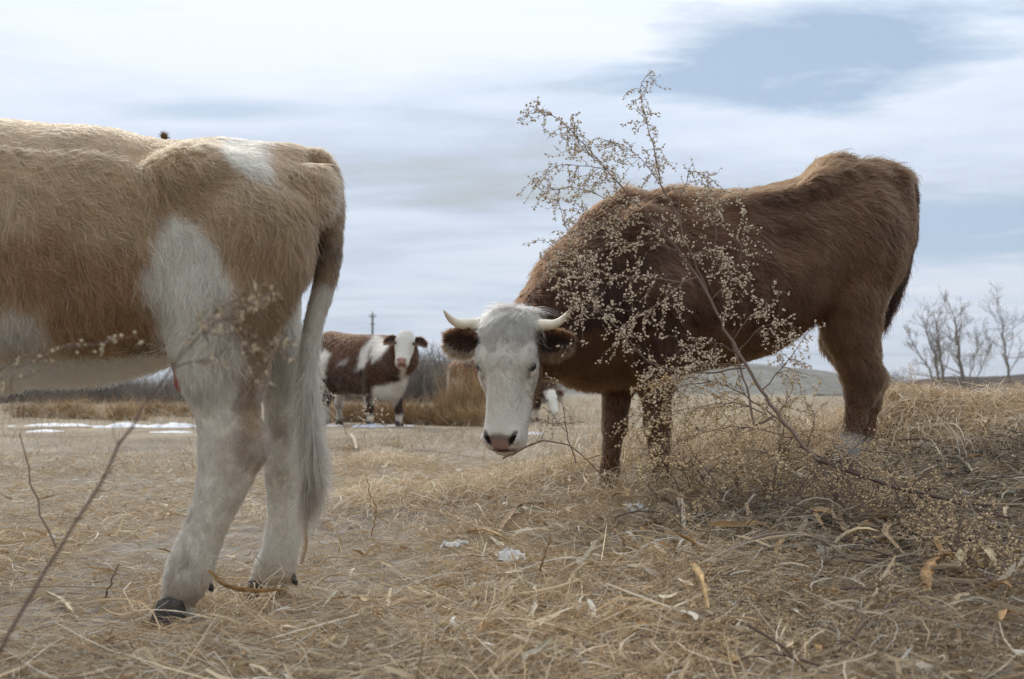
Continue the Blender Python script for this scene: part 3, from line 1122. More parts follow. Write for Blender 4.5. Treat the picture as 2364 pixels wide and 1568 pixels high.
def cow_left():
    fr = Frame(600, 3.06, math.radians(-9))
    root = thing('cow', 'shaggy tan and white cow cut off at the left edge, seen from its rump', 'cow', fr.O, 'cows in the straw field')
    fd = Field((-3.2, 2.35, -0.05), (-0.33, 4.15, 1.62), 0.0135)
    S = [fr.st(*a) for a in ((-560, 330, 780, .12), (-480, 300, 860, .21), (-350, 285, 900, .26), (-200, 279, 905, .31), (-50, 280, 897, .335), (50, 286, 874, .33),
                             (150, 296, 874, .325), (250, 302, 860, .31), (350, 322, 830, .285), (430, 332, 800, .262), (520, 326, 760, .25), (600, 332, 720, .225), (655, 336, 660, .19),
                             (692, 348, 590, .145), (712, 374, 520, .10), (722, 412, 475, .055))]
    fd.loft(fr.O, fr.ax, fr.lat, S, .06, 2.3, .10)
    P, m = fr.pt, fr.m(560)
    sk = .055
    fl = dict(lat=fr.lat[:2])
    # hip bones, pin bones, the hollows of the flank
    for d in (-.235, .235):
        fd.ell(P(432, 392, d * .93), (.085, .040, .045), (fr.ax, fr.lat, np.array([0, 0, 1.])), .10)
    for d in (-.10, .10):
        fd.ell(P(706, 430, d), (.045, .045, .05), None, .06)
        fd.cone(P(432, 392, d * 2.1), P(700, 440, d), .036, .036, .07)
    fd.ell(P(560, 560, -.15), (.17, .09, .20), (fr.ax, fr.lat, np.array([0, 0, 1.])), .08)
    fd.ell(P(345, 480, -.37), (.12, .06, .12), (fr.ax, fr.lat, np.array([0, 0, 1.])), .06, True)
    fd.ell(P(560, 405, -.30), (.13, .065, .06), (fr.ax, fr.lat, np.array([0, 0, 1.])), .05, True)
    fd.ell(P(665, 400, -.22), (.07, .06, .05), (fr.ax, fr.lat, np.array([0, 0, 1.])), .04, True)
    # near hind leg
    leg = [(578, 520, 104), (524, 680, 112), (514, 800, 84), (516, 880, 67), (524, 950, 57), (532, 1030, 55), (524, 1085, 48), (506, 1140, 37), (481, 1200, 33), (459, 1255, 32), (441, 1305, 36), (428, 1345, 33), (412, 1375, 31)]
    dn = -.165
    fd.chain([P(a, b, dn) for a, b, r in leg], [r * fr.m(520) * (.97 if i > 3 else 1) for i, (a, b, r) in enumerate(leg)], .05, .72, fr.lat[:2])
    fd.ell(P(590, 1022, dn), (.032, .038, .05), None, .04)                       # point of the hock
    fd.chain([P(410, 640, dn + .03), P(412, 740, dn + .05)], [.06, .045], .09)   # stifle fold
    # far hind leg
    far = [(606, 560, 68), (614, 690, 60), (642, 800, 54), (660, 880, 47), (664, 960, 44), (660, 1040, 41), (655, 1090, 35), (655, 1150, 28), (655, 1210, 28), (650, 1260, 31), (636, 1310, 35), (622, 1345, 32), (610, 1370, 29)]
    df = .14
    fd.chain([P(a, b, df) for a, b, r in far], [r * fr.m(650) for a, b, r in far], .05, .78, fr.lat[:2])
    # front legs, neck and head, outside the frame
    for d, sx in ((-.15, 0), (.15, 60)):
        pts = [P(-400 + sx, 600, d), P(-400 + sx, 850, d), P(-405 + sx, 1060, d), P(-400 + sx, 1280, d)]
        g = grounded(pts[-1])
        pts[-1] = g + [0, 0, .07]
        fd.chain(pts, [.16, .075, .055, .042], .05)
        make_hoof(root, g, -fr.ax, .95)
    fd.chain([P(-430, 520, 0), P(-560, 470, 0), P(-690, 400, 0)], [.26, .19, .13], .10)
    hd = Head(P(-690, 330, 0), np.array([-.72, .05, -.68]), np.array([-.7, 0, .7]), .98)
    hd.add(fd)
    nudge = rng.random(4)
    # small wrinkles of loose hide
    poly = {
        'orange': [(40, 520), (110, 500), (200, 555), (330, 540), (335, 600), (310, 640), (345, 720), (360, 770), (270, 800), (140, 800), (100, 700), (48, 660), (-120, 640), (-160, 540)],
        'flank': [(372, 478), (400, 488), (445, 500), (492, 560), (534, 622), (525, 700), (560, 760), (545, 860), (470, 1010), (420, 1000), (380, 800), (350, 690), (312, 612), (345, 545)],
        'rump': [(470, 330), (520, 310), (612, 310), (600, 372), (592, 405), (520, 382)],
        'edge': [(0, 670), (60, 690), (105, 760), (60, 780), (-60, 760)],
        'stripe': [(540, 690), (650, 600), (690, 640), (640, 760), (612, 900), (606, 1000), (560, 1010), (545, 930), (560, 830)],
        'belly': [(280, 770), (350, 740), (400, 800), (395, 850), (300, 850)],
        'spot': [(505, 555), (535, 548), (540, 590), (515, 600)],
    }

    def color(Pq, Nq=None):
        px, py = proj(Pq)
        j1, j2 = fbm(Pq, 9, 3) * 16, fbm(Pq, 30, 4) * 9
        px, py = px + j1 + j2, py + j1 - j2
        lt = (Pq - fr.O) @ fr.lat
        big = fbm(Pq, 3.0, 6)
        c = lerp3(np.tile(TAN, (len(Pq), 1)), SAND, np.clip(.45 + .9 * big, 0, 1))
        c = lerp3(c, ORANGE, .85 * soft(px, py, poly['orange'], 20))
        c = lerp3(c, np.array(lin(150, 112, 72)), .6 * soft(px, py, poly['spot'], 10))
        c = lerp3(c, CREAM, sstep(780, 900, py) * .9)
        c = lerp3(c, WHITE, soft(px, py, poly['flank'], 14) * .95)
        c = lerp3(c, WHITE, soft(px, py, poly['rump'], 9) * .9)
        c = lerp3(c, CREAM * .75, soft(px, py, poly['edge'], 14) * .8)
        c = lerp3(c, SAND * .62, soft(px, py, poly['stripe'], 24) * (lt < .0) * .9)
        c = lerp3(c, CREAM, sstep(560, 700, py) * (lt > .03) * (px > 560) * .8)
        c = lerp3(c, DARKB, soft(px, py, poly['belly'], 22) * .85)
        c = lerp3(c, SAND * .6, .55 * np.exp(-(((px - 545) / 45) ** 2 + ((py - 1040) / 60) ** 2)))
        c = lerp3(c, SAND * .8, .7 * np.exp(-(((px - 640) / 70) ** 2 + ((py - 1350) / 40) ** 2)) + .6 * np.exp(-(((px - 430) / 70) ** 2 + ((py - 1372) / 32) ** 2)))
        # dung-matted and muddy streaks low on the legs
        c = c * (1 - .22 * np.clip(fbm(Pq, 14, 9), 0, 1))[:, None]
        c = lerp3(c, np.array(lin(128, 98, 68)), .5 * sstep(.22, .55, fbm(Pq, 8.5, 15)) * sstep(640, 860, py))
        return c
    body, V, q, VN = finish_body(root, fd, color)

    def wgt(cn):
        px, py = proj(cn)
        lt = (cn - fr.O) @ fr.lat
        w = np.where(px > -60, 1.0, .10)
        return w * np.where((lt > .12) & (py < 800), .35, 1)
    n = 52000
    p, nn = sample_surface(V, q, VN, n, wgt)
    px, py = proj(p)
    lt = (p - fr.O) @ fr.lat
    leg_f = sstep(800, 950, py)
    low = sstep(.40, 1.0, 1 - (py - 280) / 640)
    d = fr.ax[None] * (.75 * low + .20)[:, None] * (1 - leg_f)[:, None] + np.array([0, 0, -1.0])[None] * (1.05 - .55 * low)[:, None]
    d = d + fr.ax[None] * (-.25 * leg_f)[:, None] * (px < 600)[:, None]
    T = norm(d - nn * np.sum(d * nn, -1, keepdims=True))
    sw = 1.1 * fbm(p, 5.5, 21) + .5 * fbm(p, 16, 22)
    d = rot_about(T, nn, sw * (1 - .45 * leg_f))
    ln = .046 + .014 * fbm(p, 6, 23)
    ln = ln * (1 - .66 * leg_f)
    ln = ln * (1 - .5 * np.exp(-(((px - 545) / 60) ** 2 + ((py - 350) / 38) ** 2)))
    rump = sstep(610, 700, px) * (py < 560)
    ln = ln * (1 + .15 * rump)
    under = (nn[:, 2] < -.35) & (py > 790) & (px < 420)
    ln = np.where(under, .055 + .02 * rng.random(n), ln)
    d = np.where(under[:, None], np.array([0.15, 0, -1.0]) + rng.normal(0, .25, (n, 3)), d)
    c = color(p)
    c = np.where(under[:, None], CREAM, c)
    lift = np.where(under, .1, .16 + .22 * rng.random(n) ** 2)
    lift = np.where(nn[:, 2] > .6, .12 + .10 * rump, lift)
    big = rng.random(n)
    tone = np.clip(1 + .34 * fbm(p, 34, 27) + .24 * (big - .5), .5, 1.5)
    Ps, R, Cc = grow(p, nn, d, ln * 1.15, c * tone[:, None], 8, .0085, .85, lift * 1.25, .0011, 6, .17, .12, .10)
    hair_object('coat', Ps, R, Cc, MAT_HAIR, body)
    # hooves and dew claws
    for (a, b, dd, f) in ((398, 1412, dn, (-1, -.10, 0)), (602, 1407, df, (-1, -.12, 0))):
        hp = grounded(P(a, b, dd))
        make_hoof(root, hp - np.array([0, 0, .004]), f, .98)
    for (a, b, dd) in ((660, 1322, df), (464, 1334, dn + .02)):
        c0 = P(a, b, dd)
        g = Geo()
        g.tube([c0, c0 + [.018, -.004, -.010], c0 + [.030, -.006, -.030], c0 + [.034, -.006, -.036]], [.013, .012, .008, .002], (0.05, 0.04, 0.032), 8)
        link('dew_claw', g.mesh('dew_claw'), MAT_HOOF, root)
    # teats below the belly
    for (a, b, b2, dd, r) in ((410, 838, 905, -.10, .0135), (424, 850, 898, -.02, .010)):
        t = spline([P(a, b, dd), P(a + 2, (b + b2) / 2, dd), P(a + 3, b2, dd)], 9)
        g = Geo()
        g.tube(t, r * np.array([1.2, 1.15, 1.1, 1, .95, .95, .9, .7, .15]), lin(150, 92, 78), 10)
        link('teat', g.mesh('teat'), MAT_STEM, root)
    for sg in (-1, 1):
        make_ear(root, hd.p(.06, sg * .09, -.06), hd.R * sg - hd.N * .3, -hd.D, hd.N, .19, .055, SAND * .5, SAND, CREAM, .3)
        make_horn(root, [hd.p(0, sg * .06, -.02), hd.p(-.01, sg * .15, 0), hd.p(-.07, sg * .2, .02)], .022)
    hd.eyes(root)
    # tail
    tp = [P(630, 430, 0.0), P(684, 376, 0.0), P(728, 374, -.01), P(756, 412, -.02), P(765, 490, -.025), P(762, 580, -.03), P(750, 650, -.035), P(731, 720, -.04), P(718, 790, -.045), P(712, 860, -.05), P(713, 930, -.05), P(717, 985, -.05), P(722, 1040, -.05), P(716, 1110, -.05)]

    def tcol(u, p_):
        px_, py_ = proj(p_)
        j = fbm(p_, 25, 5)
        c_ = lerp3(np.tile(SAND * .78, (len(p_), 1)), DARKB * 1.5, np.clip(sstep(470, 600, py_) * (1 - sstep(640, 700, py_)) * (.5 + .9 * j), 0, .8))
        c_ = lerp3(c_, WHITE * .95, sstep(628, 668, py_ + 12 * j))
        c_ = lerp3(c_, SAND * .85, np.clip(sstep(900, 1100, py_ + 30 * j) * (.35 + .8 * j), 0, .8))
        return c_
    make_tail(root, tp, [.030, .032, .031, .028, .026, .024, .020, .016, .014, .011, .006, .002], tcol, .56, .024, 3600, 1900, .0009, .14)
    # the last lock of the switch, hanging to the pastern
    nl = 22
    st0 = P(716, 1060, -.05)
    lock = spline([st0, P(720, 1110, -.05), P(711, 1150, -.05), P(704, 1210, -.05), P(706, 1250, -.05), P(697, 1300, -.05)], 14)
    off = rng.normal(0, 1, (nl, 1, 3)) * np.interp(np.arange(14), [0, 3, 6, 9, 13], [.010, .008, .005, .003, .002])[None, :, None]
    Pl = lock[None] + off
    hair_object('tail_lock', Pl, np.full((nl, 14), .0008), np.concatenate([np.tile(SAND * .7, (nl, 1)) * (.7 + .6 * rng.random((nl, 1))), np.tile([0, -1.0, .1], (nl, 1))], 1), MAT_HAIR, [o for o in root.children if o.name.startswith('tail')][0])
    # spiky burr riding on the back
    bp = P(379, 316, .0)
    g = Geo()
    balls(g, [bp], .0115, np.array(lin(92, 72, 44)))
    for k in range(90):
        dv = norm(rng.normal(0, 1, 3))
        g.tube([bp + dv * .009, bp + dv * (.017 + .004 * rng.random())], [.0007, .0002], lin(120, 94, 58), 3)
    bo = link('burr', g.mesh('burr'), MAT_STEM)
    tag(bo, 'small round spiky burr sitting on the back of the tan cow', 'burr')
    return fr


FR1 = cow_left()

# ================================================================== the brown cow with the white face
RED = np.array(lin(86, 47, 25))
REDD = np.array(lin(44, 24, 14))
REDL = np.array(lin(140, 87, 47))
FACE = np.array(lin(228, 219, 202))


def cow_right():
    fr = Frame(1700, 4.66, math.radians(13))
    root = thing('cow', 'brown horned cow with a white face, head lowered towards the viewer', 'cow', fr.O, 'cows in the straw field')
    P, m = fr.pt, fr.m(1700)
    z1 = np.array([0, 0, 1.])
    fd = Field((-.30, 3.72, .12), (1.95, 5.35, 1.72), .009)
    S = [fr.st(*a) for a in ((1296, 620, 840, .07), (1334, 520, 876, .16), (1380, 482, 893, .205), (1450, 462, 895, .235), (1520, 448, 872, .265), (1600, 447, 850, .29), (1700, 442, 830, .295),
                             (1780, 430, 802, .285), (1830, 416, 768, .275), (1872, 402, 738, .265), (1908, 386, 722, .26), (1960, 378, 720, .255), (2015, 386, 690, .22), (2050, 398, 640, .17),
                             (2070, 420, 560, .12), (2082, 460, 510, .06))]
    fd.loft(fr.O, fr.ax, fr.lat, S, .06, 2.1, .22)
    for d in (-.09, .09):
        fd.ell(P(2062, 440, d), (.055, .05, .06), None, .05)
    fd.ell(P(1830, 510, -.36), (.13, .09, .11), (fr.ax, fr.lat, z1), .07, True)       # flank hollow
    fd.ell(P(1985, 450, -.30), (.10, .07, .07), (fr.ax, fr.lat, z1), .06, True)
    fd.ell(P(1700, 455, -.26), (.34, .06, .05), (fr.ax, fr.lat, z1), .06, True)       # under the spine
    fd.ell(P(1480, 620, -.19), (.12, .08, .24), (fr.ax, fr.lat, z1), .08)             # shoulder
    fd.ell(P(1985, 560, -.16), (.14, .10, .20), (fr.ax, fr.lat, z1), .08)             # thigh
    for sg in (-1, 1):      # pelvis: hook bone, ridge back to the pin bone, edge of the loin
        hook = P(1895, 420, sg * .150)
        fd.cone(P(1905, 404, sg * .04), hook, .045, .020, .09)
        fd.cone(hook, P(2054, 450, sg * .10), .022, .034, .08)
        fd.cone(P(1860, 445, sg * .165), P(1700, 478, sg * .14), .02, .02, .10)
        fd.cone(P(1450, 478, sg * .06), P(1470, 720, sg * .245), .04, .05, .06)     # spine of the shoulder blade
    fd.ell(P(1580, 640, -.36), (.10, .085, .19), (fr.ax, fr.lat, z1), .06, True)      # behind the shoulder
    fd.ell(P(1840, 530, -.35), (.12, .11, .12), (fr.ax, fr.lat, z1), .06, True)
    # neck swings out of the shoulder towards the camera
    hd = Head(W(1181, 727, 4.08), np.array([-.055, -.13, -1.0]), np.array([-.36, -1.0, .06]), 1.0)
    fd.chain([P(1405, 665, 0), P(1352, 695, -.04), P(1308, 728, -.09), W(1268, 752, 4.36), W(1226, 780, 4.28)],
             [.265, .225, .172, .135, .100], .05)
    fd.cone(P(1330, 800, -.06), W(1262, 815, 4.32), .13, .075, .08)
    hd.add(fd)
    # legs
    near = [(1515, 700, 92), (1518, 820, 56), (1514, 885, 31), (1517, 940, 23), (1518, 985, 24), (1521, 1035, 16), (1527, 1085, 17), (1532, 1115, 19)]
    fd.chain([P(a, b, -.17) for a, b, r in near], [r * m for a, b, r in near], .05)
    farf = [(1430, 720, 86), (1432, 840, 50), (1427, 890, 29), (1421, 940, 22), (1419, 985, 23), (1411, 1035, 15), (1408, 1085, 17), (1404, 1115, 18)]
    fd.chain([P(a, b, .06) for a, b, r in farf], [r * m for a, b, r in farf], .05)
    hn = [(2000, 530, 86), (1960, 690, 74), (1964, 760, 58), (1978, 820, 44), (1990, 868, 38), (1984, 920, 29), (1974, 970, 20), (1963, 1015, 18), (1953, 1050, 20), (1946, 1072, 19)]
    fd.chain([P(a, b, -.15) for a, b, r in hn], [r * fr.m(1980) * .93 for a, b, r in hn], .05, .8, fr.lat[:2])
    fd.ell(P(2020, 865, -.15), (.026, .03, .04), None, .035)
    hf = [(1990, 540, 80), (1950, 700, 66), (1948, 780, 50), (1985, 840, 40), (2010, 875, 32), (2004, 930, 27), (1995, 990, 21), (1985, 1050, 20)]
    fd.chain([P(a, b, .15) for a, b, r in hf], [r * fr.m(1980) * .93 for a, b, r in hf], .05, .8, fr.lat[:2])

    def face_masks(Pq):
        a, r, n = hd.local(Pq)
        j = fbm(Pq, 22, 3)
        inhead = sstep(-.045, -.012, a + .012 * j) * (1 - sstep(.56, .6, a)) * (np.abs(r) < .16) * (n > -.24)
        white = inhead * sstep(-.045, -.018, n + .05 * sstep(.28, .42, a) + .03 * sstep(.0, .08, -a + .06) - .03 * j * .5)
        white = white * (1 - sstep(.088, .102, np.abs(r) + .010 * j) * (1 - sstep(.12, .17, a)) * (n < .03))
        pad = sstep(.452, .462, a + .004 * j + .006 * np.cos(r * 50)) * (1 - sstep(.515, .53, a)) * sstep(.050, .040, np.abs(r) + .45 * np.clip(a - .470, 0, 1)) * sstep(.0, .012, n)
        return a, r, n, inhead, white, pad

    def color(Pq, Nq=None):
        px, py = proj(Pq)
        lt = (Pq - fr.O) @ fr.lat
        big = fbm(Pq, 3.2, 8)
        med = fbm(Pq, 10, 9)
        c = np.tile(RED, (len(Pq), 1))
        c = lerp3(c, REDD, np.clip(.30 + .6 * big + .2 * med, 0, .85))
        # darker neck and shoulder, browner rump
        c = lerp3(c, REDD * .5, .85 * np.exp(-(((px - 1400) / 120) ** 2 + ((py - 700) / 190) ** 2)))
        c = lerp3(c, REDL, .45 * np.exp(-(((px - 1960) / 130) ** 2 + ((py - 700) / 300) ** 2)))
        c = lerp3(c, REDL * 1.1, .6 * sstep(.55, .9, np.clip(Nq[:, 2], 0, 1) if Nq is not None else 0 * px) * (px > 1550) * (px < 1920))  # top of the back paler: light from above put into the hair colour
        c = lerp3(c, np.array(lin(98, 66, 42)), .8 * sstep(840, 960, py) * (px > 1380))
        # white socks behind
        c = lerp3(c, FACE * .55, sstep(995, 1012, py + 10 * med) * (px > 1850))
        a, r, n, inh, white, pad = face_masks(Pq)
        c = lerp3(c, FACE, white)
        c = lerp3(c, REDL * 1.0, inh * (1 - white) * .5 * (a > .1))
        return c

    def skin(Pq, Nq):
        c = color(Pq, Nq)
        a, r, n, inh, white, pad = face_masks(Pq)
        pk = lerp3(np.tile(np.array(lin(142, 110, 98)), (len(Pq), 1)), np.array(lin(116, 102, 92)), sstep(.486, .466, a) * .9)
        c = lerp3(c, pk / .75 * (1 + .12 * fbm(Pq, 160, 2))[:, None], pad)
        # dark inside the nostrils, pink round the eyes
        for sg in (-1, 1):
            axn = norm(hd.D * .9 - hd.R * sg * .45)
            qv = Pq - hd.p(.468, sg * .050, .052)
            sd_ = np.cross(hd.N, axn)
            e = np.sqrt((qv @ axn / .034) ** 2 + (qv @ sd_ / .0105) ** 2 + (qv @ hd.N / .03) ** 2)
            c = lerp3(c, np.array([.02, .011, .009]), 1 - sstep(.8, 1.12, e))
            ed = np.linalg.norm(Pq - hd.p(.200, sg * .100, .034), axis=1)
            c = lerp3(c, np.array(lin(150, 108, 98)), 1 - sstep(.016, .026, ed))
        c = lerp3(c, np.array(lin(70, 48, 42)), (1 - sstep(.003, .007, np.abs(a - .508))) * inh * (n < .03) * .8)
        return c
    V, q = fd.mesh()
    V = relax(V, q, 2, .3)
    VN = vert_normals(V, q)
    vx, vy = proj(V)
    aq = (V - fr.O) @ fr.ax
    rib = sstep(1560, 1620, vx) * (1 - sstep(1790, 1850, vx)) * sstep(500, 560, vy) * (1 - sstep(740, 800, vy)) * (np.abs(VN[:, 2]) < .8)
    V = V + VN * (rib * (.0016 + .0022 * np.clip(fbm(V, 4, 78), -.5, 1)) * np.sin(aq * 2 * np.pi / .085 + V[:, 2] * 5))[:, None]
    V = V + VN * (.006 * fbm(V, 9, 77) * ((vx > 1320) | (vy > 1060)))[:, None]
    VN = vert_normals(V, q)
    # a finer grid for the head only
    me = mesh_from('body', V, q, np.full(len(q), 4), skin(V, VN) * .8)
    body = link('body', me, MAT_SKIN, root)

    # ---- coat of the body
    def wgt(cn):
        a, r, n, inh, white, pad = face_masks(cn)
        lt = (cn - fr.O) @ fr.lat
        return np.where(inh > .5, 0.0, 1.0) * np.where(lt > .15, .4, 1.0)
    n = 46000
    p, nn = sample_surface(V, q, VN, n, wgt)
    px, py = proj(p)
    leg_f = sstep(840, 930, py) * (px > 1370)
    low = np.clip(1 - (py - 440) / 420, 0, 1)
    nk = sstep(1420, 1300, px)
    d = fr.ax[None] * (.9 * low + .15)[:, None] * (1 - leg_f)[:, None] + np.array([0, 0, -1.0])[None] * (1.0 - .55 * low)[:, None]
    d = lerp3(d, np.array([.6, .35, -.55]), nk * .8)
    T = norm(d - nn * np.sum(d * nn, -1, keepdims=True))
    sw = .75 * fbm(p, 5, 31) + .4 * fbm(p, 15, 32)
    d = rot_about(T, nn, sw * (1 - .5 * leg_f))
    ln = (.040 + .012 * fbm(p, 6, 33)) * (1 - .62 * leg_f)
    top = sstep(.45, .8, nn[:, 2])
    tuft = top * (.8 * sstep(1890, 1925, px) + .8 * np.exp(-((px - 1540) / 55) ** 2) + .7 * np.exp(-((px - 1400) / 60) ** 2) + .5 * (px < 1300))
    ln = ln * (1 + .35 * np.clip(tuft, 0, 1))
    under = (nn[:, 2] < -.3) & (py > 740)
    ln = np.where(under & (leg_f < .5), .055, ln)
    d = np.where((under & (leg_f < .5))[:, None], np.array([.15, 0, -1.0]) + rng.normal(0, .22, (n, 3)), d)
    lift = .16 + .20 * rng.random(n) ** 2
    lift = lift + .34 * np.clip(tuft, 0, 1) * (.4 + .9 * (fbm(p, 22, 35) > 0))
    lift = np.where(under, .12, lift)
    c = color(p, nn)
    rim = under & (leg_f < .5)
    c = np.where(rim[:, None], lerp3(c, REDL, .35 * np.ones(n)), c)  # belly fringe paler: backlit glow painted into the hair colour
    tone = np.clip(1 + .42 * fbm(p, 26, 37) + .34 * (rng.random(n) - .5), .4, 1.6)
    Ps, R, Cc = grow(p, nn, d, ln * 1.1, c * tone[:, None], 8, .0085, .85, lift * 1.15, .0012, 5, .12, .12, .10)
    hair_object('coat', Ps, R, Cc, MAT_HAIR, body)

    # ---- short fur of the face
    def fw(cn):
        a, r, nq, inh, white, pad = face_masks(cn)
        eye = np.minimum(np.linalg.norm(cn - hd.p(.200, .100, .034), axis=1), np.linalg.norm(cn - hd.p(.200, -.100, .034), axis=1))
        return np.where((inh > .4) & (pad < .3) & (eye > .021), 1.0, 0.0)
    n = 17000
    p, nn = sample_surface(V, q, VN, n, fw)
    a, r, nq, inh, white, pad = face_masks(p)
    keep = pad < .25
    for sg in (-1, 1):
        qv = p - hd.p(.468, sg * .049, .055)
        keep &= np.linalg.norm(qv, axis=1) > .021
    p, nn, a, r, nq = p[keep], nn[keep], a[keep], r[keep], nq[keep]
    n = len(p)
    # hair fans out of a whorl between and above the eyes
    da = (a - .155)
    fan = np.stack([da, r], -1)
    fl = np.linalg.norm(fan, axis=1)
    up = sstep(.0, -.05, da)
    wa = np.where(da > 0, np.maximum(da, .035) * 1.0, da * .4)
    d = hd.D[None] * wa[:, None] + hd.R[None] * (r * (1.0 - .55 * sstep(.1, .25, a)))[:, None]
    d = d + hd.D[None] * (.10 * sstep(.20, .34, a))[:, None]
    T = norm(d - nn * np.sum(d * nn, -1, keepdims=True))
    d = rot_about(T, nn, .45 * fbm(p, 26, 41))
    ln = .020 - .010 * sstep(.30, .46, a) + .006 * up
    c = color(p, nn) * np.clip(1 + .45 * fbm(p, 70, 43) + .35 * (rng.random(n) - .6), .4, 1.15)[:, None]
    eyed = np.minimum(np.linalg.norm(p - hd.p(.200, .100, .034), axis=1), np.linalg.norm(p - hd.p(.200, -.100, .034), axis=1))
    c = lerp3(c, np.array(lin(150, 112, 96)), (1 - sstep(.020, .032, eyed)) * .7)
    for sg in (-1, 1):    # tear streak below each eye
        e = np.hypot((a - .232) / .022, (r - sg * .088) / .009)
        c = lerp3(c, np.array(lin(104, 76, 58)), (1 - sstep(.5, 1.2, e)) * .75 * (nq > 0))
    wa_ = np.arctan2(r, da + .012)
    ray = vnoise(np.stack([wa_ * 4.5, fl * 22, 0 * fl], -1), 1.0, 5)
    c = c * (1 - .42 * np.clip(ray + .1, 0, 1) * (1 - sstep(.05, .11, fl)))[:, None]
    c = lerp3(c, np.array(lin(136, 118, 100)), (1 - sstep(0, .020, fl)) * .75)
    Ps, R, Cc = grow(p, nn, d, ln, c, 6, .0042, .8, .20, .0009, 5, .14, .05, .07)
    hair_object('face_fur', Ps, R, Cc, MAT_HAIR, body)

    # ---- mop of longer hair falling from the poll over the forehead
    n = 330
    ra = rng.random(n) ** 1.3 * .085 - .018
    rr = (rng.random(n) * 2 - 1) * .082
    rn = np.where(ra < .012, rng.uniform(-.045, .052, n), .060 + .0 * ra)
    p = hd.H0 + hd.D * ra[:, None] + hd.R * rr[:, None] + hd.N * rn[:, None]
    # drop the roots on to the skin
    for _ in range(3):
        j = np.array([np.argmin(((V - pp) ** 2).sum(1)) for pp in p]) if _ == 0 else j
        p = V[j] + rng.normal(0, .004, (n, 3))
        break
    nn = VN[j]
    d = hd.D[None] * 1.0 + hd.R[None] * (rr * 6.5 + rng.normal(0, .30, n))[:, None] + hd.N[None] * .1
    ln = np.clip(.070 - .55 * np.maximum(ra, 0) + .016 * rng.normal(0, 1, n), .022, .10)
    c = np.tile(FACE, (n, 1)) * (.84 + .24 * rng.random((n, 1)))
    Ps, R, Cc = grow(p, nn, d, ln, c * (.66 + .38 * rng.random((n, 1))), 12, .0050, .92, .24, .0010, 8, .22, .12, .06)
    hair_object('forelock', Ps, R, Cc, MAT_HAIR, body)
    n2 = 200
    jj = rng.choice(len(V), n2, p=(lambda w: w / w.sum())(np.where((hd.local(V)[0] < .03) & (hd.local(V)[0] > -.09) & (np.abs(hd.local(V)[1]) < .10) & (hd.local(V)[2] > -.13) & (VN[:, 2] > .1), 1.0, 0.0)))
    d = hd.R[None] * rng.normal(0, .8, (n2, 1)) + np.array([0, -.2, .25])
    c = lerp3(np.tile(FACE * .9, (n2, 1)), REDL * 1.2, sstep(.0, -.05, hd.local(V[jj])[0] + .02 * rng.normal(0, 1, n2)))
    Ps, R, Cc = grow(V[jj], VN[jj], d, .045 + .02 * rng.random(n2), c, 10, .005, .8, .34, .0007, 8, .18, .25)
    hair_object('poll_tuft', Ps, R, Cc, MAT_HAIR, body)

    hd.eyes(root)
    # horns: out, then up
    for sg, pts in ((-1, [(1106, 750, 4.09), (1088, 749, 4.09), (1066, 748, 4.07), (1046, 741, 4.05), (1033, 729, 4.04), (1024, 716, 4.04)]),
                    (1, [(1230, 753, 4.06), (1252, 751, 4.03), (1273, 750, 4.00), (1291, 743, 3.99), (1304, 731, 3.99), (1315, 716, 4.00)])):
        make_horn(root, [W(*a) for a in pts], .0225)
    # ears
    mm = 4.08 / F
    make_ear(root, W(1106, 793, 4.10), np.array([-1.0, .30, .10]), np.array([0, 0, 1.]), np.array([-.25, -1, -.12]), .135, .044,
             np.array(lin(60, 38, 26)), RED, np.array(lin(190, 158, 116)))
    make_ear(root, W(1238, 790, 4.07), np.array([.97, -.05, .03]), np.array([0, 0, 1.]), np.array([.42, -1, -.25]), .135, .044,
             np.array(lin(50, 32, 22)), RED, np.array(lin(132, 92, 58)))
    for (a, b, dd) in ((1535, 1138, -.17), (1401, 1138, .06), (1940, 1088, -.15), (1978, 1072, .15)):
        hp = P(a, b, dd)
        make_hoof(root, hp, -fr.ax, .82)
    tp = [P(1990, 460, 0), P(2046, 404, 0), P(2086, 410, 0), P(2102, 460, 0), P(2102, 530, 0), P(2093, 600, 0), P(2077, 660, 0), P(2060, 705, 0), P(2050, 735, 0)]
    make_tail(root, tp, [.034, .03, .027, .025, .022, .020, .013, .006], lambda u, p_: np.tile(REDD * 1.15, (len(p_), 1)) * (1 + .3 * fbm(p_, 20, 3))[:, None], .5, .03, 2200, 620, .0009, .085)
    return fr, hd


FR2, HD2 = cow_right()


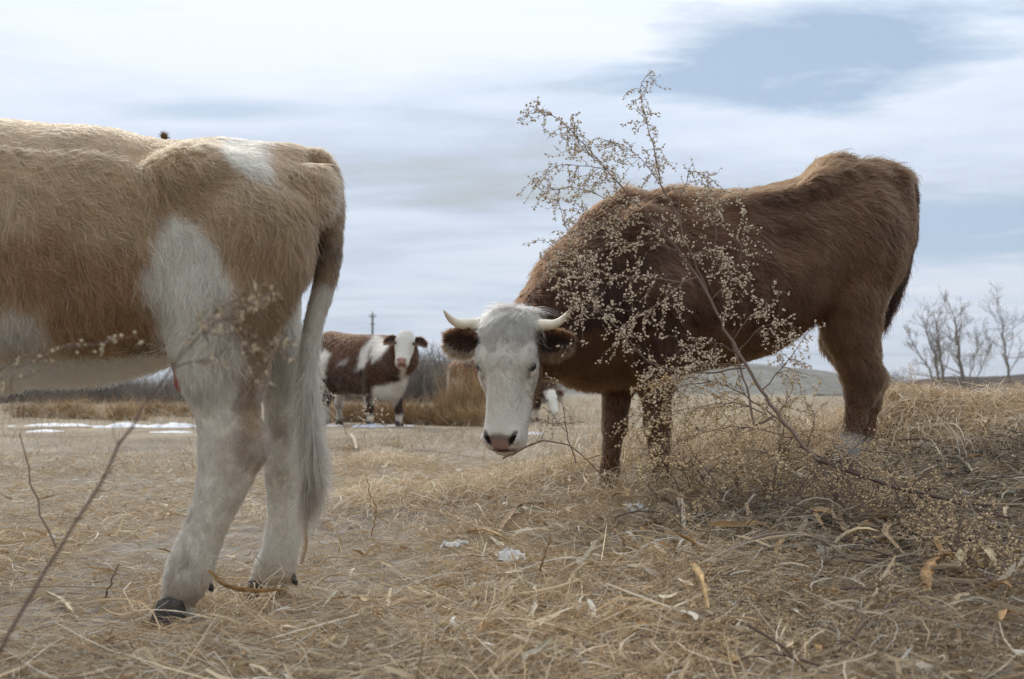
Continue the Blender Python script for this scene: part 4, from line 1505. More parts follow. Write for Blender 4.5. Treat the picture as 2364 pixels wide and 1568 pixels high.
# ================================================================== the two cows at the back
def small_cow(label, fr, st, neck, head, legs, color, n, ears, tail=None, horn=False, vox=.026):
    root = thing('cow', label, 'cow', fr.O, 'cows in the straw field')
    c = fr.O
    fd = Field((c[0] - 1.5, c[1] - 1.6, -.05), (c[0] + 1.5, c[1] + 1.6, 1.75), vox)
    fd.loft(fr.O, fr.ax, fr.lat, [fr.st(*a) for a in st], .06, 2.3, .1)
    fd.chain([np.asarray(a[0]) for a in neck], [a[1] for a in neck], .09)
    head.add(fd)
    for pts, rad in legs:
        pts = [fr.pt(*a) for a in pts]
        g = grounded(pts[-1])
        pts[-1] = g + [0, 0, .06]
        fd.chain(pts, rad, .05)
        make_hoof(root, g, -fr.ax, .9)
    V, q = fd.mesh()
    V = relax(V, q, 2, .4)
    VN = vert_normals(V, q)
    body = link('body', mesh_from('body', V, q, np.full(len(q), 4), color(V) * .85), MAT_SKIN, root)
    p, nn = sample_surface(V, q, VN, n)
    d = fr.ax[None] * .6 + np.array([0, 0, -1.0]) + rng.normal(0, .3, (n, 3))
    ln = np.full(n, .035)
    a, r, nq = head.local(p)
    inh = (a > 0) & (a < .55) & (np.abs(r) < .2) & (nq > -.24)
    ln = np.where(inh, .012, ln)
    ok = ~((a > .43) & inh & (nq > -.02))
    p, nn, d, ln = p[ok], nn[ok], d[ok], ln[ok]
    Ps, R, Cc = grow(p, nn, d, ln, color(p), 4, .012, .5, .3, .0016, 4)
    hair_object('coat', Ps, R, Cc, MAT_HAIR, body)
    head.eyes(root)
    for sg in (-1, 1):
        make_ear(root, head.p(.07, sg * .095, -.06), head.R * sg + head.D * ears[0] - head.N * .15, -head.D, head.N, .155 * head.k, .055 * head.k, np.array(lin(62, 40, 28)), RED * .9, RED * 1.3, .5)
    if tail:
        pts, rad, brush = tail
        make_tail(root, [fr.pt(*a) for a in pts], rad, lambda u, p_: lerp3(np.tile(RED, (len(p_), 1)), WHITE, sstep(.15, .35, u)), .4, .035, 500, 300, .0016, brush)
    return root


def cow_middle():
    fr = Frame(850, 14.8, math.radians(135))
    B1, B2 = np.array(lin(92, 57, 36)), np.array(lin(54, 34, 24))
    hd = Head(W(938, 768, 13.75), np.array([-.04, -.66, -.75]), np.array([.06, -.7, .7]), 1.12)
    pol = {'w1': [(872, 770), (890, 778), (898, 800), (872, 830), (860, 836), (858, 800), (840, 850), (822, 852), (832, 810), (850, 790)],
           'chest': [(864, 890), (890, 885), (925, 880), (928, 842), (940, 842), (944, 885), (915, 935), (872, 925), (862, 930), (858, 905)],
           'rear': [(736, 800), (765, 815), (752, 850), (755, 870), (738, 870)],
           'streak': [(790, 830), (805, 826), (800, 838), (780, 842)]}

    def color(Pq):
        px, py = proj(Pq)
        j = fbm(Pq, 8, 3) * 7 + fbm(Pq, 24, 4) * 5
        px, py = px + j, py - j
        c = lerp3(np.tile(B1, (len(Pq), 1)), B2, np.clip(.3 + fbm(Pq, 3, 8) + .5 * sstep(800, 900, py), 0, 1))
        for k in pol:
            c = lerp3(c, FACE, soft(px, py, pol[k], 5.0) * (.9 if k != 'streak' else .4))
        c = lerp3(c, FACE * .8, sstep(907, 915, py) * (px < 850) * (px > 770) * (py < 935))
        c = lerp3(c, FACE * .85, sstep(950, 962, py))
        c = lerp3(c, FACE * .6, sstep(925, 945, py) * (px < 800))
        a, r, nq = hd.local(Pq)
        inh = sstep(-.05, -.02, a) * (a < .58) * (np.abs(r) < .17) * (nq > -.16)
        c = lerp3(c, FACE * .8, inh)
        pad = sstep(.440, .455, a) * (np.abs(r) < .042) * (nq > -.02) * inh
        c = lerp3(c, np.array(lin(168, 124, 110)), pad)
        for sg in (-1, 1):
            c = lerp3(c, np.array([.05, .03, .025]), inh * (1 - sstep(.010, .018, np.hypot(a - .466, r - sg * .045))) * (nq > 0))
        c = lerp3(c, np.array(lin(110, 70, 60)), inh * (1 - sstep(.004, .010, np.abs(a - .508))) * .8)
        return c
    P = fr.pt
    small_cow('red brown and white cow standing far back, white face towards the viewer', fr,
              ((932, 800, 890, .09), (915, 780, 922, .17), (890, 774, 924, .22), (860, 773, 917, .25), (820, 772, 912, .28), (790, 769, 906, .28), (765, 765, 888, .24), (750, 769, 856, .17), (742, 780, 830, .1)),
              [(P(905, 835, 0), .27), (W(925, 825, 14.1), .22), (W(936, 800, 13.95), .15)], hd,
              [([(862, 850, .18), (852, 910, .17), (853, 945, .17), (855, 980, .17)], [.14, .070, .050, .04]),
               ([(912, 860, -.17), (917, 915, -.18), (921, 950, -.18), (922, 985, -.18)], [.13, .070, .050, .042]),
               ([(768, 840, .16), (767, 890, .16), (752, 930, .16), (754, 978, .16)], [.17, .09, .052, .04]),
               ([(775, 840, -.16), (790, 890, -.16), (782, 930, -.16), (784, 972, -.16)], [.16, .085, .05, .04])],
              color, 9000, (.28,), None)


def cow_grazing():
    fr = Frame(1150, 17.0, math.radians(160))
    B1, B2 = np.array(lin(120, 78, 52)), np.array(lin(70, 45, 32))
    hd = Head(W(1270, 903, 16.45), np.array([.18, -.45, -.88]), np.array([.1, -1, .3]), .80)

    def color(Pq):
        px, py = proj(Pq)
        c = lerp3(np.tile(B1, (len(Pq), 1)), B2, np.clip(.4 + fbm(Pq, 4, 8) + sstep(1180, 1240, px), 0, 1))
        c = lerp3(c, CREAM, sstep(865, 890, py) * (px < 1075))
        c = lerp3(c, CREAM, sstep(940, 950, py))
        a, r, nq = hd.local(Pq)
        inh = sstep(-.04, .02, a) * (a < .58) * (np.abs(r) < .18) * (nq > -.16)
        c = lerp3(c, FACE, inh)
        return c
    P = fr.pt
    small_cow('brown cow grazing far back behind the lowered white face, only rump and head showing', fr,
              ((1266, 860, 908, .09), (1246, 842, 915, .17), (1200, 832, 917, .24), (1150, 831, 917, .28), (1100, 829, 912, .27), (1068, 829, 900, .24), (1050, 833, 880, .18), (1042, 842, 865, .08)),
              [(P(1245, 872, 0), .19), (P(1260, 892, .05), .15), (W(1268, 908, 16.5), .10)], hd,
              [([(1225, 890, .13), (1225, 930, .13), (1226, 975, .13)], [.12, .07, .045]),
               ([(1235, 890, -.13), (1238, 930, -.13), (1238, 975, -.13)], [.12, .07, .045]),
               ([(1072, 870, .13), (1062, 915, .13), (1058, 945, .13), (1062, 978, .13)], [.16, .09, .055, .045]),
               ([(1080, 870, -.13), (1076, 915, -.13), (1072, 945, -.13), (1076, 978, -.13)], [.16, .09, .055, .045])],
              color, 5000, (-.25,), ([(1048, 834, 0), (1040, 850, .02), (1038, 880, .04), (1036, 905, .05), (1034, 930, .06)], [.03, .025, .025, .02, .01], .16))


cow_middle()
cow_grazing()


# ================================================================== far background
def hit(px, py, y0=1.2, y1=120):
    """where the line of sight through px, py meets the ground"""
    ys = np.concatenate([np.linspace(y0, 12, 700), np.linspace(12, y1, 900)])
    p = np.stack([(px - CX) / F * ys, ys, CAMZ + (HY - py) / F * ys], -1)
    d = p[:, 2] - terrain(p[:, 0], p[:, 1])
    i = np.argmax(d < 0)
    return p[i] if d[i] < 0 else p[-1]


def ridge(name, prof, Y0, depth, color, fuzz=0.0, nscale=.03):
    """long hill: prof = list of (px, py) crest points at distance Y0"""
    pts = np.array([W(a, b, Y0) for a, b in prof])
    xs = np.linspace(pts[0, 0], pts[-1, 0], 240)
    zs = pchip(pts[:, 0], pts[:, 2], xs)
    v = np.linspace(-1, 1, 17)
    X = np.repeat(xs[:, None], 17, 1)
    Y = Y0 + v[None] * depth + 0 * X
    sh = np.cos(v * np.pi / 2) ** 1.3
    Z = -1.5 + (zs[:, None] + 1.5) * sh[None]
    P3 = np.stack([X, Y, Z], -1)
    Z = Z + fuzz * fbm(P3, nscale, 3, 4) * (sh[None] > .05)
    V = np.stack([X, Y, Z], -1).reshape(-1, 3)
    idx = np.arange(len(V)).reshape(240, 17)
    q = np.stack([idx[:-1, :-1], idx[1:, :-1], idx[1:, 1:], idx[:-1, 1:]], -1).reshape(-1, 4)
    mt = simple_mat(name, color, .95, .05, 0.12, .35, .8)
    return link(name, mesh_from(name, V, q, np.full(len(q), 4)), mt, kind='structure')


ridge('hill', [(700, 890), (1000, 884), (1300, 874), (1480, 856), (1600, 846), (1720, 841), (1820, 849), (1920, 868), (2040, 890), (2300, 900), (2800, 896)], 620, 150, (.17, .155, .12), 2.0, .02)
ridge('wooded_rise', [(1900, 915), (2020, 905), (2100, 884), (2180, 873), (2260, 868), (2360, 864), (2600, 862), (3000, 880)], 190, 30, (.085, .064, .048), .7, .12)

MAT_BARK = simple_mat('bark', (0.10, 0.085, 0.07), .9, .1, 20, .3)
MAT_TWIG = attr_mat('twigs', .9, .1)


def branch_tree(name, stems, seed, label, spread=.5, depth=5):
    """stems: list of (base point, top point, base radius)"""
    rs = np.random.default_rng(seed)
    base = np.mean([s_[0] for s_ in stems], 0)
    root = thing(name, label, 'tree', base, 'bare trees on the right skyline')
    tr, cr = Geo(), Geo()
    bark = np.array(lin(124, 112, 98))

    def rec(p, d, ln, r, lv):
        n = 4
        pts = [p]
        dd = d
        for i in range(n):
            dd = norm(dd + rs.normal(0, .13, 3) + np.array([0, 0, .03]))
            pts.append(pts[-1] + dd * ln / n)
        cr.tube(pts, np.linspace(r, r * .55, n + 1), bark * (.9 + .3 * rs.random()), 4 if lv < 2 else 3)
        if lv >= depth:
            return
        k = 3 if lv < 3 else 3
        for i in range(k):
            t = rs.uniform(.3, 1) if i else 1.0
            q = pts[min(n, int(round(t * n)))]
            nd = norm(dd + rs.normal(0, spread, 3) * [1, 1, .8] + np.array([0, 0, .16]))
            rec(q, nd, ln * rs.uniform(.55, .8), max(r * .52, .014), lv + 1)
    for a, b, r in stems:
        a, b = np.asarray(a), np.asarray(b)
        mid = [a + (b - a) * t + rs.normal(0, .12, 3) * [1, 1, 0] * np.sin(t * 3.1) for t in np.linspace(0, 1, 9)]
        tr.tube(mid, np.linspace(r, r * .3, 9), bark * .8, 7)
        H = np.linalg.norm(b - a)
        for i in range(11):
            t = .28 + .72 * (i / 10)
            p = a + (b - a) * t
            sd = rs.normal(0, 1, 3)
            rec(p, norm((b - a) / H * .9 + sd * spread * 1.1), H * rs.uniform(.16, .28) * (1.25 - .5 * t), r * .42 * (1.1 - .6 * t), 2)
        rec(b, norm(b - a), H * .2, r * .3, 2)
    link('trunk', tr.mesh('trunk'), MAT_TWIG, root)
    link('crown', cr.mesh('crown'), MAT_TWIG, root)


YT = 105
T = lambda a, b, d=0: W(a, b, YT + d)
branch_tree('bare_tree', [(T(2178, 912), T(2140, 765), .18), (T(2182, 912, 1), T(2162, 750, 1), .18), (T(2174, 912, -1), T(2112, 800, -1), .10)], 4,
            'bare tree of several thin trunks leaning left on the skyline', .42)
branch_tree('bare_tree', [(T(2228, 914, 4), T(2204, 735, 4), .24)], 9, 'tall single-trunk bare tree just right of the clump leaning left', .40)
branch_tree('bare_tree', [(T(2234, 912, 8), T(2258, 790, 8), .08), (T(2238, 912, 9), T(2282, 810, 9), .07)], 14, 'slim low bare tree leaning right beside the tall trunk', .42)
branch_tree('bare_tree', [(T(2335, 914, -6), T(2312, 730, -6), .15)], 21, 'bare tree at the right edge of the field, partly cut off', .45)


def shrub_mesh(seed, h, col, n=170, wdt=.014, lean=.45):
    rs = np.random.default_rng(seed)
    a = rs.random(n) * 6.28
    base = np.stack([rs.normal(0, .28, n) * h * .6, rs.normal(0, .28, n) * h * .6, np.full(n, -.1)], -1)
    d = norm(np.stack([np.cos(a) * lean * rs.random(n), np.sin(a) * lean * rs.random(n), np.ones(n)], -1))
    ln = h * (.45 + .6 * rs.random(n))
    K = 5
    t = np.linspace(0, 1, K)[None, :, None]
    bend = rs.normal(0, .14, (n, 1, 3)) * ln[:, None, None]
    Pm = base[:, None] + d[:, None] * t * ln[:, None, None] + bend * t ** 2
    # side twigs
    m = n * 5
    pi = rs.integers(0, n, m)
    ti = .3 + .7 * rs.random(m)
    s0 = base[pi] + d[pi] * (ti * ln[pi])[:, None] + bend[pi, 0] * (ti ** 2)[:, None]
    sd = norm(d[pi] + rs.normal(0, .55, (m, 3)))
    sl = h * (.10 + .22 * rs.random(m))
    Ps = s0[:, None] + sd[:, None] * t * sl[:, None, None] + rs.normal(0, .10, (m, 1, 3)) * sl[:, None, None] * t ** 2
    PP = np.concatenate([Pm, Ps])
    wd = np.concatenate([np.full(n, wdt), np.full(m, wdt * .6)])[:, None] * np.linspace(1, .4, K)[None]
    cc = np.asarray(col) * (.7 + .6 * rs.random((n + m, 1)))
    side = norm(np.stack([rs.normal(0, 1, n + m), rs.normal(0, 1, n + m), rs.normal(0, .3, n + m)], -1))
    V, q, c = ribbons(PP, wd, side, cc)
    return mesh_from('bare_shrub', V, q, np.full(len(q), 4), c)


SH = [shrub_mesh(31 + k, 1.0, lin(128, 118, 106) if k % 2 else lin(112, 102, 92), 150) for k in range(4)]
for m_ in SH:
    m_.materials.append(MAT_TWIG)


def place_shrubs(spots, label, group):
    for i, (px, top, Y) in enumerate(spots):
        g = W(px, HY, Y)
        z = float(terrain(g[0], g[1]))
        h = CAMZ + (HY - top) / F * Y - z
        o = bpy.data.objects.new('bare_shrub', SH[i % 4])
        COL.objects.link(o)
        o.location = (g[0], g[1], z)
        o.scale = (h * 1.35, h * 1.2, h)
        o.rotation_euler = (0, 0, i * 1.7)
        tag(o, label, 'shrub', group)


place_shrubs([(750 + 17 * k, 846 + 12 * math.sin(k * 2.1), 44 + 9 * ((k * 7) % 5) / 5) for k in range(10)],
             'grey leafless shrub in the thicket behind the far red cow', 'thicket behind the far cow')
place_shrubs([(930 + 15 * k, [826, 816, 806, 812, 822, 816, 806, 826, 820, 812, 834, 826, 838, 848, 854, 866, 870, 862, 872, 868, 872, 870, 874, 868][k], 42 + 10 * ((k * 5) % 7) / 7) for k in range(24)],
             'grey leafless shrub in the thicket between the far cow and the white face', 'thicket in the middle of the field')
place_shrubs([(-10 + 23 * k, 862 + 8 * math.sin(k * 1.3), 40 + 14 * ((k * 3) % 5) / 5) for k in range(22)],
             'dark leafless shrub seen beneath the belly of the tan cow', 'thicket under the belly')
place_shrubs([(2040, 852, 70), (2066, 862, 72), (2090, 868, 75), (2010, 868, 70), (2130, 880, 60)],
             'low leafless shrub on the skyline behind the straw heap', 'shrubs behind the straw heap')

# tan dry bush growing in front of the grazing cow
for i, (px, Y, top, lab) in enumerate(((1078, 15.2, 838, 'tan dry bush hiding the rump of the far grazing cow'), (1046, 15.6, 884, 'low tan dry bush left of the hidden grazing cow'))):
    g = W(px, HY, Y)
    z = float(terrain(g[0], g[1]))
    h = CAMZ + (HY - top) / F * Y - z
    me = shrub_mesh(70 + i, h, lin(168, 140, 104), 420, .008, .30)
    me.name = 'dry_bush'
    o = link('dry_bush', me, MAT_TWIG)
    o.location = (g[0], g[1], z)
    tag(o, lab, 'bush')


TU = [shrub_mesh(90 + k, 1.0, lin(170, 142, 104) if k else lin(146, 118, 84), 260, .012, .75) for k in range(3)]
for m_ in TU:
    m_.name = 'grass_tussock'
    m_.materials.append(MAT_TWIG)
for i in range(64):
    px = 735 + 390 * ((i * 0.618) % 1) if i < 40 else 30 + 420 * ((i * 0.618) % 1)
    Y = (14.6 + 3.6 * ((i * 0.377) % 1)) if i < 40 else 17.5 + 4 * ((i * 0.377) % 1)
    g_ = W(px, HY, Y)
    o = bpy.data.objects.new('grass_tussock', TU[i % 3])
    COL.objects.link(o)
    o.location = (g_[0], g_[1], float(terrain(g_[0], g_[1])) - .02)
    h_ = .12 + .34 * ((i * 0.731) % 1) ** 1.6
    o.scale = (h_ * 2.0, h_ * 1.6, h_)
    o.rotation_euler = (0, 0, i * 2.1)
    tag(o, 'low tan grass tussock on the bank behind the far red cow' if i < 40 else 'low tan grass tussock behind the snow strips at the left', 'grass tussock', 'grass tussocks ' + ('on the bank' if i < 40 else 'behind the snow'))


def utility_pole(px, top, Y, label):
    b = W(px, HY, Y)
    b[2] = float(terrain(b[0], b[1])) - .3
    zt = CAMZ + (HY - top) / F * Y
    root = thing('utility_pole', label, 'utility pole', b, 'poles of the power line')
    g = Geo()
    g.tube([b, (b[0], b[1], zt)], [.16, .11], lin(108, 108, 106), 10)
    link('pole', g.mesh('pole'), MAT_TWIG, root)
    g = Geo()
    for zz, w in ((zt - .35, .34), (zt - 1.15, .26)):
        g.tube([(b[0] - w, b[1], zz), (b[0] + w, b[1], zz)], [.06, .06], lin(100, 98, 94), 6)
    link('crossarm', g.mesh('crossarm'), MAT_TWIG, root)
    tips = []
    for s_ in (-.32, 0.02, .32):
        g = Geo()
        z0 = zt - .32 if s_ != 0.02 else zt
        g.tube([(b[0] + s_, b[1], z0), (b[0] + s_, b[1], z0 + .14), (b[0] + s_, b[1], z0 + .28)], [.04, .07, .03], lin(150, 148, 142), 6)
        link('insulator', g.mesh('insulator'), MAT_TWIG, root)
        tips.append(np.array([b[0] + s_, b[1], z0 + .26]))
    return tips


tA = utility_pole(860, 724, 118, 'lone grey utility pole rising behind the back of the far red cow')
tC = utility_pole(1418, 800, 215, 'utility pole of the further line hidden behind the brown cow')
tD = utility_pole(2720, 806, 200, 'utility pole of the further line beyond the right edge')
for (pa, pb, sag, lab) in ((tC, tD, 1.4, 'thin power line wire crossing the sky behind the bare trees'),):
    for a, b in zip(pa, pb):
        g = Geo()
        t = np.linspace(0, 1, 24)
        pts = a + (b - a) * t[:, None]
        pts[:, 2] -= sag * 4 * t * (1 - t)
        g.tube(pts, .012, lin(90, 90, 90), 4)
        tag(link('power_wire', g.mesh('power_wire'), MAT_TWIG), lab, 'wire', 'power line wires')


# ================================================================== snow left in strips
def snow():
    g = Geo()
    mt = simple_mat('snow', (.56, .56, .57), .6, .3, 14, .06, .4)
    for (px0, px1, py, dep, hh, sd) in ((20, 250, 984, .34, .06, 1), (230, 470, 986, .38, .07, 2), (60, 150, 998, .10, .02, 3), (340, 450, 999, .12, .02, 4), (30, 130, 958, .4, .04, 5),
                                        (735, 800, 984, .25, .03, 6), (815, 905, 986, .22, .035, 7), (890, 968, 984, .2, .035, 8), (1205, 1262, 1003, .14, .03, 9), (470, 740, 988, .4, .06, 10)):
        h0 = hit((px0 + px1) / 2, py)
        Y = h0[1]
        x0, x1 = W(px0, HY, Y)[0], W(px1, HY, Y)[0]
        nx, ny = 70, 16
        X, V_ = np.meshgrid(np.linspace(x0, x1, nx), np.linspace(-1, 1, ny), indexing='ij')
        P3 = np.stack([X, V_ * 0 + sd * 3.1, V_ * 0], -1)
        Yc = Y + dep * (V_ + .8 * fbm(P3, 2.2, 3))
        Pn = np.stack([X, Yc, np.zeros_like(X)], -1)
        e = (1 - ((X - (x0 + x1) / 2) / ((x1 - x0) / 2)) ** 4) * (1 - V_ ** 2)
        z = terrain(X, Yc) + hh * (e * 1.0 + 1.3 * fbm(Pn, 4, sd, 4) - .55)
        Pn[..., 2] = z
        idx = np.arange(nx * ny).reshape(nx, ny)
        q = np.stack([idx[:-1, :-1], idx[1:, :-1], idx[1:, 1:], idx[:-1, 1:]], -1).reshape(-1, 4)
        g.add(Pn.reshape(-1, 3), q, (.8, .8, .8))
    link('snow', g.mesh('snow'), mt, kind='stuff')


snow()


# ================================================================== straw and dry grass
STRAWC = np.array([lin(218, 194, 156), lin(204, 174, 132), lin(226, 208, 178), lin(178, 144, 104), lin(230, 220, 200), lin(196, 174, 144), lin(170, 150, 128)])
STRAWP = np.array([.26, .20, .17, .12, .06, .11, .08])


def ground_points(n, y0, y1, dens):
    out = []
    while sum(len(o) for o in out) < n:
        y = y0 * (y1 / y0) ** rng.random(n)
        x = (rng.random(n) * 2 - 1) * (.52 * y + .35)
        px = CX + F * x / y
        k = rng.random(n) < dens(x, y)
        out.append(np.stack([x[k], y[k]], -1))
    return np.concatenate(out)[:n]


def dens_straw(x, y):
    p = np.stack([x, y, 0 * x], -1)
    d = .55 + .75 * fbm(p, 2.0, 51) + .4 * fbm(p, 6, 52)
    # trodden bare soil at the left
    bare = np.exp(-(((x + 1.25 - .16 * (y - 3)) / .62) ** 2)) * sstep(2.3, 3.0, y) * (1 - sstep(5.8, 8, y))
    d = d * (1 - .90 * bare)
    d = d * np.where(x < -.3, .75, 1.0)
    hole = np.exp(-(((x - 1.15) / .55) ** 2 + ((y - 3.1) / .6) ** 2)) + np.exp(-(((x - 1.9) / .5) ** 2 + ((y - 4.3) / .5) ** 2))
    return np.clip(d * (1 - .72 * np.clip(hole, 0, 1)), .03, 1)


def straw_layer(name, n, y0, y1, lmin, lmax, wmin, wmax, pitch, zmax, dens=dens_straw, K=4, curl=.18, bright=1.0, up=0.0):
    xy = ground_points(n, y0, y1, dens)
    z = terrain(xy[:, 0], xy[:, 1])
    c = np.stack([xy[:, 0], xy[:, 1], z], -1)
    a = rng.random(n) * 6.283
    # drift: neighbouring straws lie roughly the same way
    a = np.where(rng.random(n) < .55, 2.4 * fbm(c, 1.1, 61) + rng.normal(.3, .5, n), a)
    pt = rng.normal(0, pitch, n) + up * np.abs(rng.normal(0, 1, n))
    d = np.stack([np.cos(a) * np.cos(pt), np.sin(a) * np.cos(pt), np.sin(pt)], -1)
    ln = lmin + (lmax - lmin) * rng.random(n) ** 2
    w = wmin + (wmax - wmin) * rng.random(n) ** 2
    heap = 1 + 2.2 * sstep(.1, .9, xy[:, 0]) * (1 - .8 * sstep(3.5, 4.2, xy[:, 1]) * (1 - sstep(1.7, 2.0, xy[:, 0])))
    c[:, 2] += .002 + zmax * heap * rng.random(n) ** 1.6
    if up == 0:
        c[:, 2] += np.abs(np.sin(pt)) * ln * .35
    t = np.linspace(-.5, .5, K)[None, :, None]
    sd = norm(np.cross(d, np.array([0, 0, 1.0])) + 1e-6)
    bend = (sd * rng.normal(0, 1, (n, 1)) + np.array([0, 0, 1.0]) * rng.normal(0, .6, (n, 1))) * (ln * curl)[:, None]
    Pm = c[:, None] + d[:, None] * t * ln[:, None, None] + bend[:, None] * (t * t * 4 - .33)
    roll = rng.random(n) * 3.14
    up_ = np.cross(sd, d)
    side = sd * np.cos(roll)[:, None] + up_ * np.sin(roll)[:, None]
    wet = 1 - .34 * sstep(.25, 1.0, xy[:, 0] + .25 * fbm(c, 2.2, 63)) * (1 - sstep(4.2, 5.2, xy[:, 1]))   # old weathered litter
    cc = STRAWC[rng.choice(len(STRAWC), n, p=STRAWP)] * (.60 + .45 * rng.random((n, 1))) * bright * wet[:, None]
    wv = w[:, None] * np.array([.55] + [1.0] * (K - 2) + [.45])[None]
    V, q, c3 = ribbons(Pm, wv, side, np.clip(cc, 0, .9))
    me = mesh_from(name, V, q, np.full(len(q), 4), c3, False)
    return link(name, me, MAT_STRAW, kind='stuff')


straw_layer('straw_litter', 125000, 1.55, 9.5, .03, .20, .0010, .0034, .16, .022)
straw_layer('fine_straw', 95000, 1.55, 8.0, .015, .09, .0007, .0018, .35, .020, curl=.3)
straw_layer('chaff', 9000, 1.6, 9.0, .02, .12, .005, .016, .30, .026, K=5, curl=.35, bright=1.05)
straw_layer('coarse_straw', 3600, 1.6, 8.0, .10, .42, .0018, .0048, .14, .035, K=7, curl=.28, bright=1.12)
straw_layer('standing_straw', 5200, 1.7, 8.0, .05, .20, .0010, .0026, .1, .0, up=.6, curl=.22,
            dens=lambda x, y: np.clip(.15 + .9 * sstep(.2, 1.2, x) + .5 * fbm(np.stack([x, y, 0 * x], -1), 3, 71), .02, 1))


def heap_straw():
    """loose straw of the heaps at the right, arching and tangled"""
    n = 19000
    feet = [tuple(hit(a, b)[:2]) + (r_,) for a, b, r_ in ((396, 1424, .10), (600, 1416, .10), (1402, 1146, .13), (1536, 1146, .13), (1950, 1084, .16), (880, 1075, .35))]
    w = rng.choice(11, n, p=np.array([32, 17, 12, 17, 9, 1.2, .7, 1.2, 1.2, 1.2, 7]) / 99.5)
    H = np.array([(1.92, 5.42, .36), (2.42, 5.2, .40), (1.4, 5.8, .5), (-.55, 5.35, .55), (.2, 5.3, .4)] + feet)[w]
    x = H[:, 0] + rng.normal(0, 1, n) * H[:, 2] * .62
    y = H[:, 1] + rng.normal(0, 1, n) * H[:, 2] * .55
    z = terrain(x, y) + .10 * rng.random(n) ** 1.5 * np.exp(-((x - H[:, 0]) ** 2 + (y - H[:, 1]) ** 2) / H[:, 2] ** 2) + .005
    c = np.stack([x, y, z], -1)
    a = rng.random(n) * 6.283
    pt = rng.normal(.05, .35, n)
    d = np.stack([np.cos(a) * np.cos(pt), np.sin(a) * np.cos(pt), np.sin(pt)], -1)
    ln = .08 + .26 * rng.random(n) ** 2
    K = 6
    t = np.linspace(-.5, .5, K)[None, :, None]
    sd = norm(np.cross(d, [0, 0, 1.0]))
    bend = sd * rng.normal(0, .35, (n, 1)) * ln[:, None] + np.array([0, 0, -1.0]) * (ln * np.abs(rng.normal(.22, .18, n)))[:, None]
    Pm = c[:, None] + d[:, None] * t * ln[:, None, None] + bend[:, None] * (t * t * 4 - .5)
    cc = STRAWC[rng.choice(len(STRAWC), n, p=STRAWP)] * (.8 + .45 * rng.random((n, 1)))
    V, q, c3 = ribbons(Pm, (.0012 + .0022 * rng.random(n) ** 2)[:, None] * np.ones((1, K)), norm(sd + rng.normal(0, .5, (n, 3))), np.clip(cc, 0, .9))
    link('heaped_straw', mesh_from('heaped_straw', V, q, np.full(len(q), 4), c3, False), MAT_STRAW, kind='stuff')


heap_straw()


def field_grass():
    n = 46000
    y = 7.5 * (60 / 7.5) ** (rng.random(n) ** 1.15)
    x = (rng.random(n) * 2 - 1) * (.55 * y + 1)
    p = np.stack([x, y, 0 * x], -1)
    bank = np.exp(-((y - 16.9) / 1.1) ** 2)
    d = .35 + .9 * fbm(p, .55, 81) + .6 * fbm(p, 1.9, 82) + .5 * bank
    snowy = np.exp(-((y - 14.4) / .8) ** 2) * .15
    k = rng.random(n) < np.clip(d - snowy, .03, 1)
    x, y, p, bank = x[k], y[k], p[k], bank[k]
    n = len(x)
    z = terrain(x, y)
    h = (.06 + .20 * rng.random(n) ** 2) * (1 + .6 * np.clip(fbm(p, .55, 81), 0, 1) + 1.0 * bank) * np.clip(.55 + (y - 8) / 12, .45, 1.3)
    a = rng.random(n) * 6.283
    ln = rng.random(n) * .9
    d = norm(np.stack([np.cos(a) * ln, np.sin(a) * ln, np.ones(n)], -1))
    t = np.linspace(0, 1, 4)[None, :, None]
    Pm = np.stack([x, y, z], -1)[:, None] + d[:, None] * t * h[:, None, None] + (np.stack([np.cos(a), np.sin(a), -.6 + 0 * a], -1) * (h * .5)[:, None])[:, None] * t ** 2
    w = (.003 + .00022 * y)[:, None] * np.array([1, .9, .7, .3])[None]
    side = norm(np.stack([np.sin(a), -np.cos(a), 0 * a], -1) + rng.normal(0, .5, (n, 3)))
    cc = STRAWC[rng.choice(len(STRAWC), n, p=STRAWP)] * (.42 + .55 * rng.random((n, 1)))
    V, q, c3 = ribbons(Pm, w, side, cc)
    link('field_grass', mesh_from('field_grass', V, q, np.full(len(q), 4), c3, False), MAT_STRAW, kind='stuff')


field_grass()


# ================================================================== dry weeds with round seed heads
STEMC = np.array(lin(120, 100, 86))
SEEDC = np.array(lin(214, 195, 166))


def seeds_along(pts, out, cols, step, r, seedc, droop=.5, stalk=.008, geo=None):
    pts = np.asarray(pts)
    seg = np.linalg.norm(np.diff(pts, axis=0), axis=1)
    tl = np.concatenate([[0], np.cumsum(seg)])
    n = max(2, int(tl[-1] / step))
    s_ = np.sort(rng.random(n) * tl[-1])
    P0 = np.stack([np.interp(s_, tl, pts[:, i]) for i in range(3)], -1)
    dv = norm(rng.normal(0, 1, (n, 3)) + np.array([0, 0, -droop]))
    C0 = P0 + dv * stalk * (.5 + rng.random((n, 1)))
    out.append(np.concatenate([C0, (r * (.45 + .95 * rng.random((n, 1))))], 1))
    cols.append(seedc * (.7 + .55 * rng.random((n, 1))))
    if geo is not None:
        for a, b in zip(P0, C0):
            geo.tube([a, b], [.0005, .0004], STEMC, 3)


